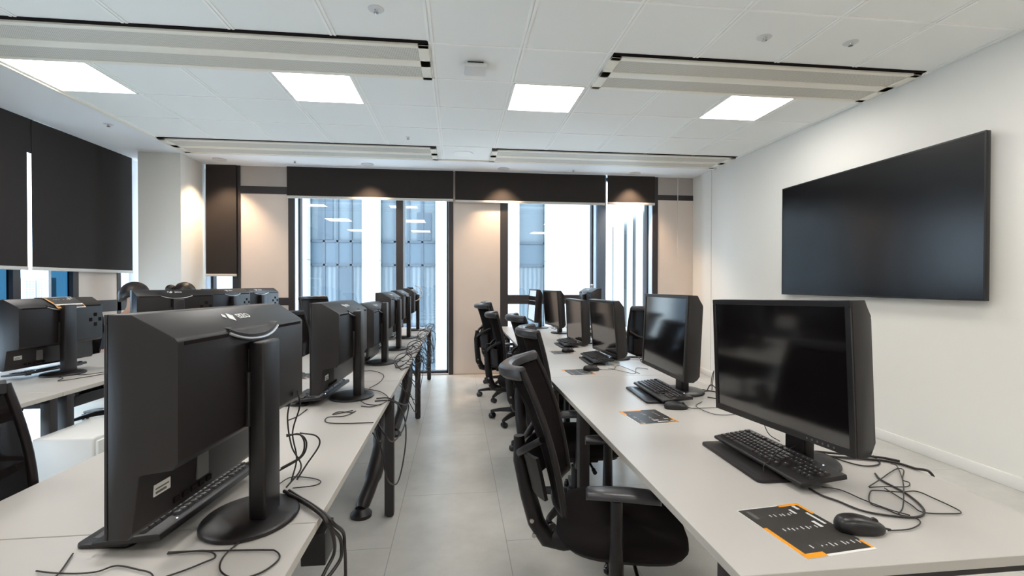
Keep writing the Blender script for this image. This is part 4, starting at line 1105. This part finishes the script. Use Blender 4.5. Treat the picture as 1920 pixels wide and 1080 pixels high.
# ================================================================== PEOPLE
def person(label, loc, lean, bun):
    t = thing('person', label, 'person', loc)
    V = {'pel': (0, 0, 0.60), 'sp': (0.02 + lean * 0.25, 0, 0.72), 'ch': (0.0 + lean * 0.6, 0, 0.92), 'nk': (lean * 0.85, 0, 1.07), 'hb': (lean + 0.01, 0, 1.16), 'hd': (lean + 0.03, 0, 1.255), 'ht': (lean + 0.02, 0, 1.315), 'nose': (lean + 0.125, 0, 1.235)}
    Rr = {'pel': 0.105, 'sp': 0.125, 'ch': 0.135, 'nk': 0.055, 'hb': 0.075, 'hd': 0.092, 'ht': 0.06, 'nose': 0.014}
    E = [('pel', 'sp'), ('sp', 'ch'), ('ch', 'nk'), ('nk', 'hb'), ('hb', 'hd'), ('hd', 'ht'), ('hd', 'nose')]
    for s, q in ((1, 'l'), (-1, 'r')):
        V.update({'sh' + q: (lean * 0.6, s * 0.165, 0.985), 'el' + q: (0.14 + lean * 0.4, s * 0.225, 0.80), 'wr' + q: (0.36, s * 0.15, 0.80), 'ha' + q: (0.44, s * 0.14, 0.795),
                  'hip' + q: (0.04, s * 0.10, 0.575), 'kn' + q: (0.42, s * 0.11, 0.56), 'an' + q: (0.40, s * 0.11, 0.10), 'to' + q: (0.53, s * 0.12, 0.045), 'ear' + q: (lean + 0.02, s * 0.105, 1.24)})
        Rr.update({'sh' + q: 0.06, 'el' + q: 0.043, 'wr' + q: 0.029, 'ha' + q: 0.032, 'hip' + q: 0.08, 'kn' + q: 0.062, 'an' + q: 0.042, 'to' + q: 0.035, 'ear' + q: 0.016})
        E += [('ch', 'sh' + q), ('sh' + q, 'el' + q), ('el' + q, 'wr' + q), ('wr' + q, 'ha' + q), ('pel', 'hip' + q), ('hip' + q, 'kn' + q), ('kn' + q, 'an' + q), ('an' + q, 'to' + q), ('hd', 'ear' + q)]
        for k, (dy, ln) in enumerate(((-0.03, 0.07), (-0.01, 0.08), (0.01, 0.075), (0.03, 0.06))):
            V['f%d%s' % (k, q)] = (0.47, s * 0.14 + dy, 0.792); V['g%d%s' % (k, q)] = (0.47 + ln * 0.6, s * 0.14 + dy * 1.2, 0.785); V['h%d%s' % (k, q)] = (0.47 + ln * 0.9, s * 0.14 + dy * 1.25, 0.765)
            for c in 'fgh': Rr['%s%d%s' % (c, k, q)] = 0.009
            E += [('ha' + q, 'f%d%s' % (k, q)), ('f%d%s' % (k, q), 'g%d%s' % (k, q)), ('g%d%s' % (k, q), 'h%d%s' % (k, q))]
        V['t0' + q] = (0.42, s * 0.14 - s * 0.045, 0.775); V['t1' + q] = (0.46, s * 0.14 - s * 0.06, 0.768); Rr['t0' + q] = 0.011; Rr['t1' + q] = 0.009
        E += [('ha' + q, 't0' + q), ('t0' + q, 't1' + q)]
    def skinned(name, keys, m, grow, root, parent):
        ks = [k for k in V if k in keys]; ix = {k: i for i, k in enumerate(ks)}
        bm = bmesh.new(); lay = bm.verts.layers.skin.verify()
        vs = [bm.verts.new(V[k]) for k in ks]
        for k, v in zip(ks, vs):
            v[lay].radius = (Rr[k] * grow + (0.008 if grow > 1 else 0),) * 2; v[lay].use_root = (k == root)
        for a, c in E:
            if a in ix and c in ix: bm.edges.new((vs[ix[a]], vs[ix[c]]))
        me = bpy.data.meshes.new(name); bm.to_mesh(me); bm.free(); me.materials.append(m)
        o = bpy.data.objects.new(name, me); COL.objects.link(o); o.parent = parent
        sk = o.modifiers.new('skin', 'SKIN'); sk.use_smooth_shade = True
        sb = o.modifiers.new('smooth', 'SUBSURF'); sb.levels = 2; sb.render_levels = 2
        return o
    skinned('body', set(V), M['skin'], 1.0, 'pel', t)
    skinned('sweater', {'pel', 'sp', 'ch', 'shl', 'shr', 'ell', 'elr', 'wrl', 'wrr'}, M['shirt'], 1.1, 'pel', t)
    skinned('trousers', {'pel', 'hipl', 'hipr', 'knl', 'knr', 'anl', 'anr'}, M['trousers'], 1.1, 'pel', t)
    for s in (-1, 1):
        MB().ellipsoid((lean + 0.108, s * 0.034, 1.255), (0.012, 0.014, 0.010), 12, 8).build('eye', M['blackgloss'], t)
    b = MB()
    wy = 0.118 if bun else 0.142
    rings = []
    for i in range(13):
        th = R(4 + 100 * i / 12)
        rings.append([(lean - 0.005 + (0.125 * math.sin(th) - (0.0 if k_ else 0)) * math.cos(a) * (0.92 if math.cos(a) > 0 else 1.05), wy * math.sin(th) * math.sin(a), 1.262 + 0.118 * math.cos(th) - 0.05 * max(0, -math.cos(a)) * (i / 12) ** 2) for k_, a in ((q, 2 * PI * q / 32) for q in range(32))])
    rnd2 = random.Random(5 if bun else 6)
    rings = [[(x + rnd2.uniform(-1, 1) * 0.004, y + rnd2.uniform(-1, 1) * 0.004, z + rnd2.uniform(-1, 1) * 0.003) for x, y, z in r_] for r_ in rings]
    b.loft(rings)
    if bun: b.ellipsoid((lean - 0.15, -0.03, 1.30), (0.055, 0.055, 0.05), 16, 10)
    b.build('hair', M['hair'], t, angle=80)
    return t
person('person with full dark hair seated behind the monitor with the white logo', (-3.42, 5.12, 0), 0.24, False)
person('person with dark tied up hair seated beside the corner column', (-3.52, 6.22, 0), 0.22, True)

# ------------------------------------------------------------------ groups of repeats
GROUPS = {'office_chair': 'black mesh office chairs', 'monitor': 'black computer monitors', 'keyboard': 'black keyboards', 'pen_tablet': 'pen tablets under the keyboards', 'mouse': 'black mice', 'printed_card': 'dark printed cards with orange corners', 'desk': 'white desks', 'ceiling_light': 'square ceiling light panels', 'ceiling_vent': 'long ceiling vents', 'downlight': 'round downlights along the far windows', 'sprinkler': 'sprinkler heads', 'roller_blind': 'dark roller blinds', 'cable_sleeve': 'cable sleeves under the left desks', 'person': 'people seated in the far left row'}
for o in scene.objects:
    if o.parent is None and 'label' in o and 'group' not in o:
        g = GROUPS.get(o.name.split('.')[0])
        if g: o['group'] = g
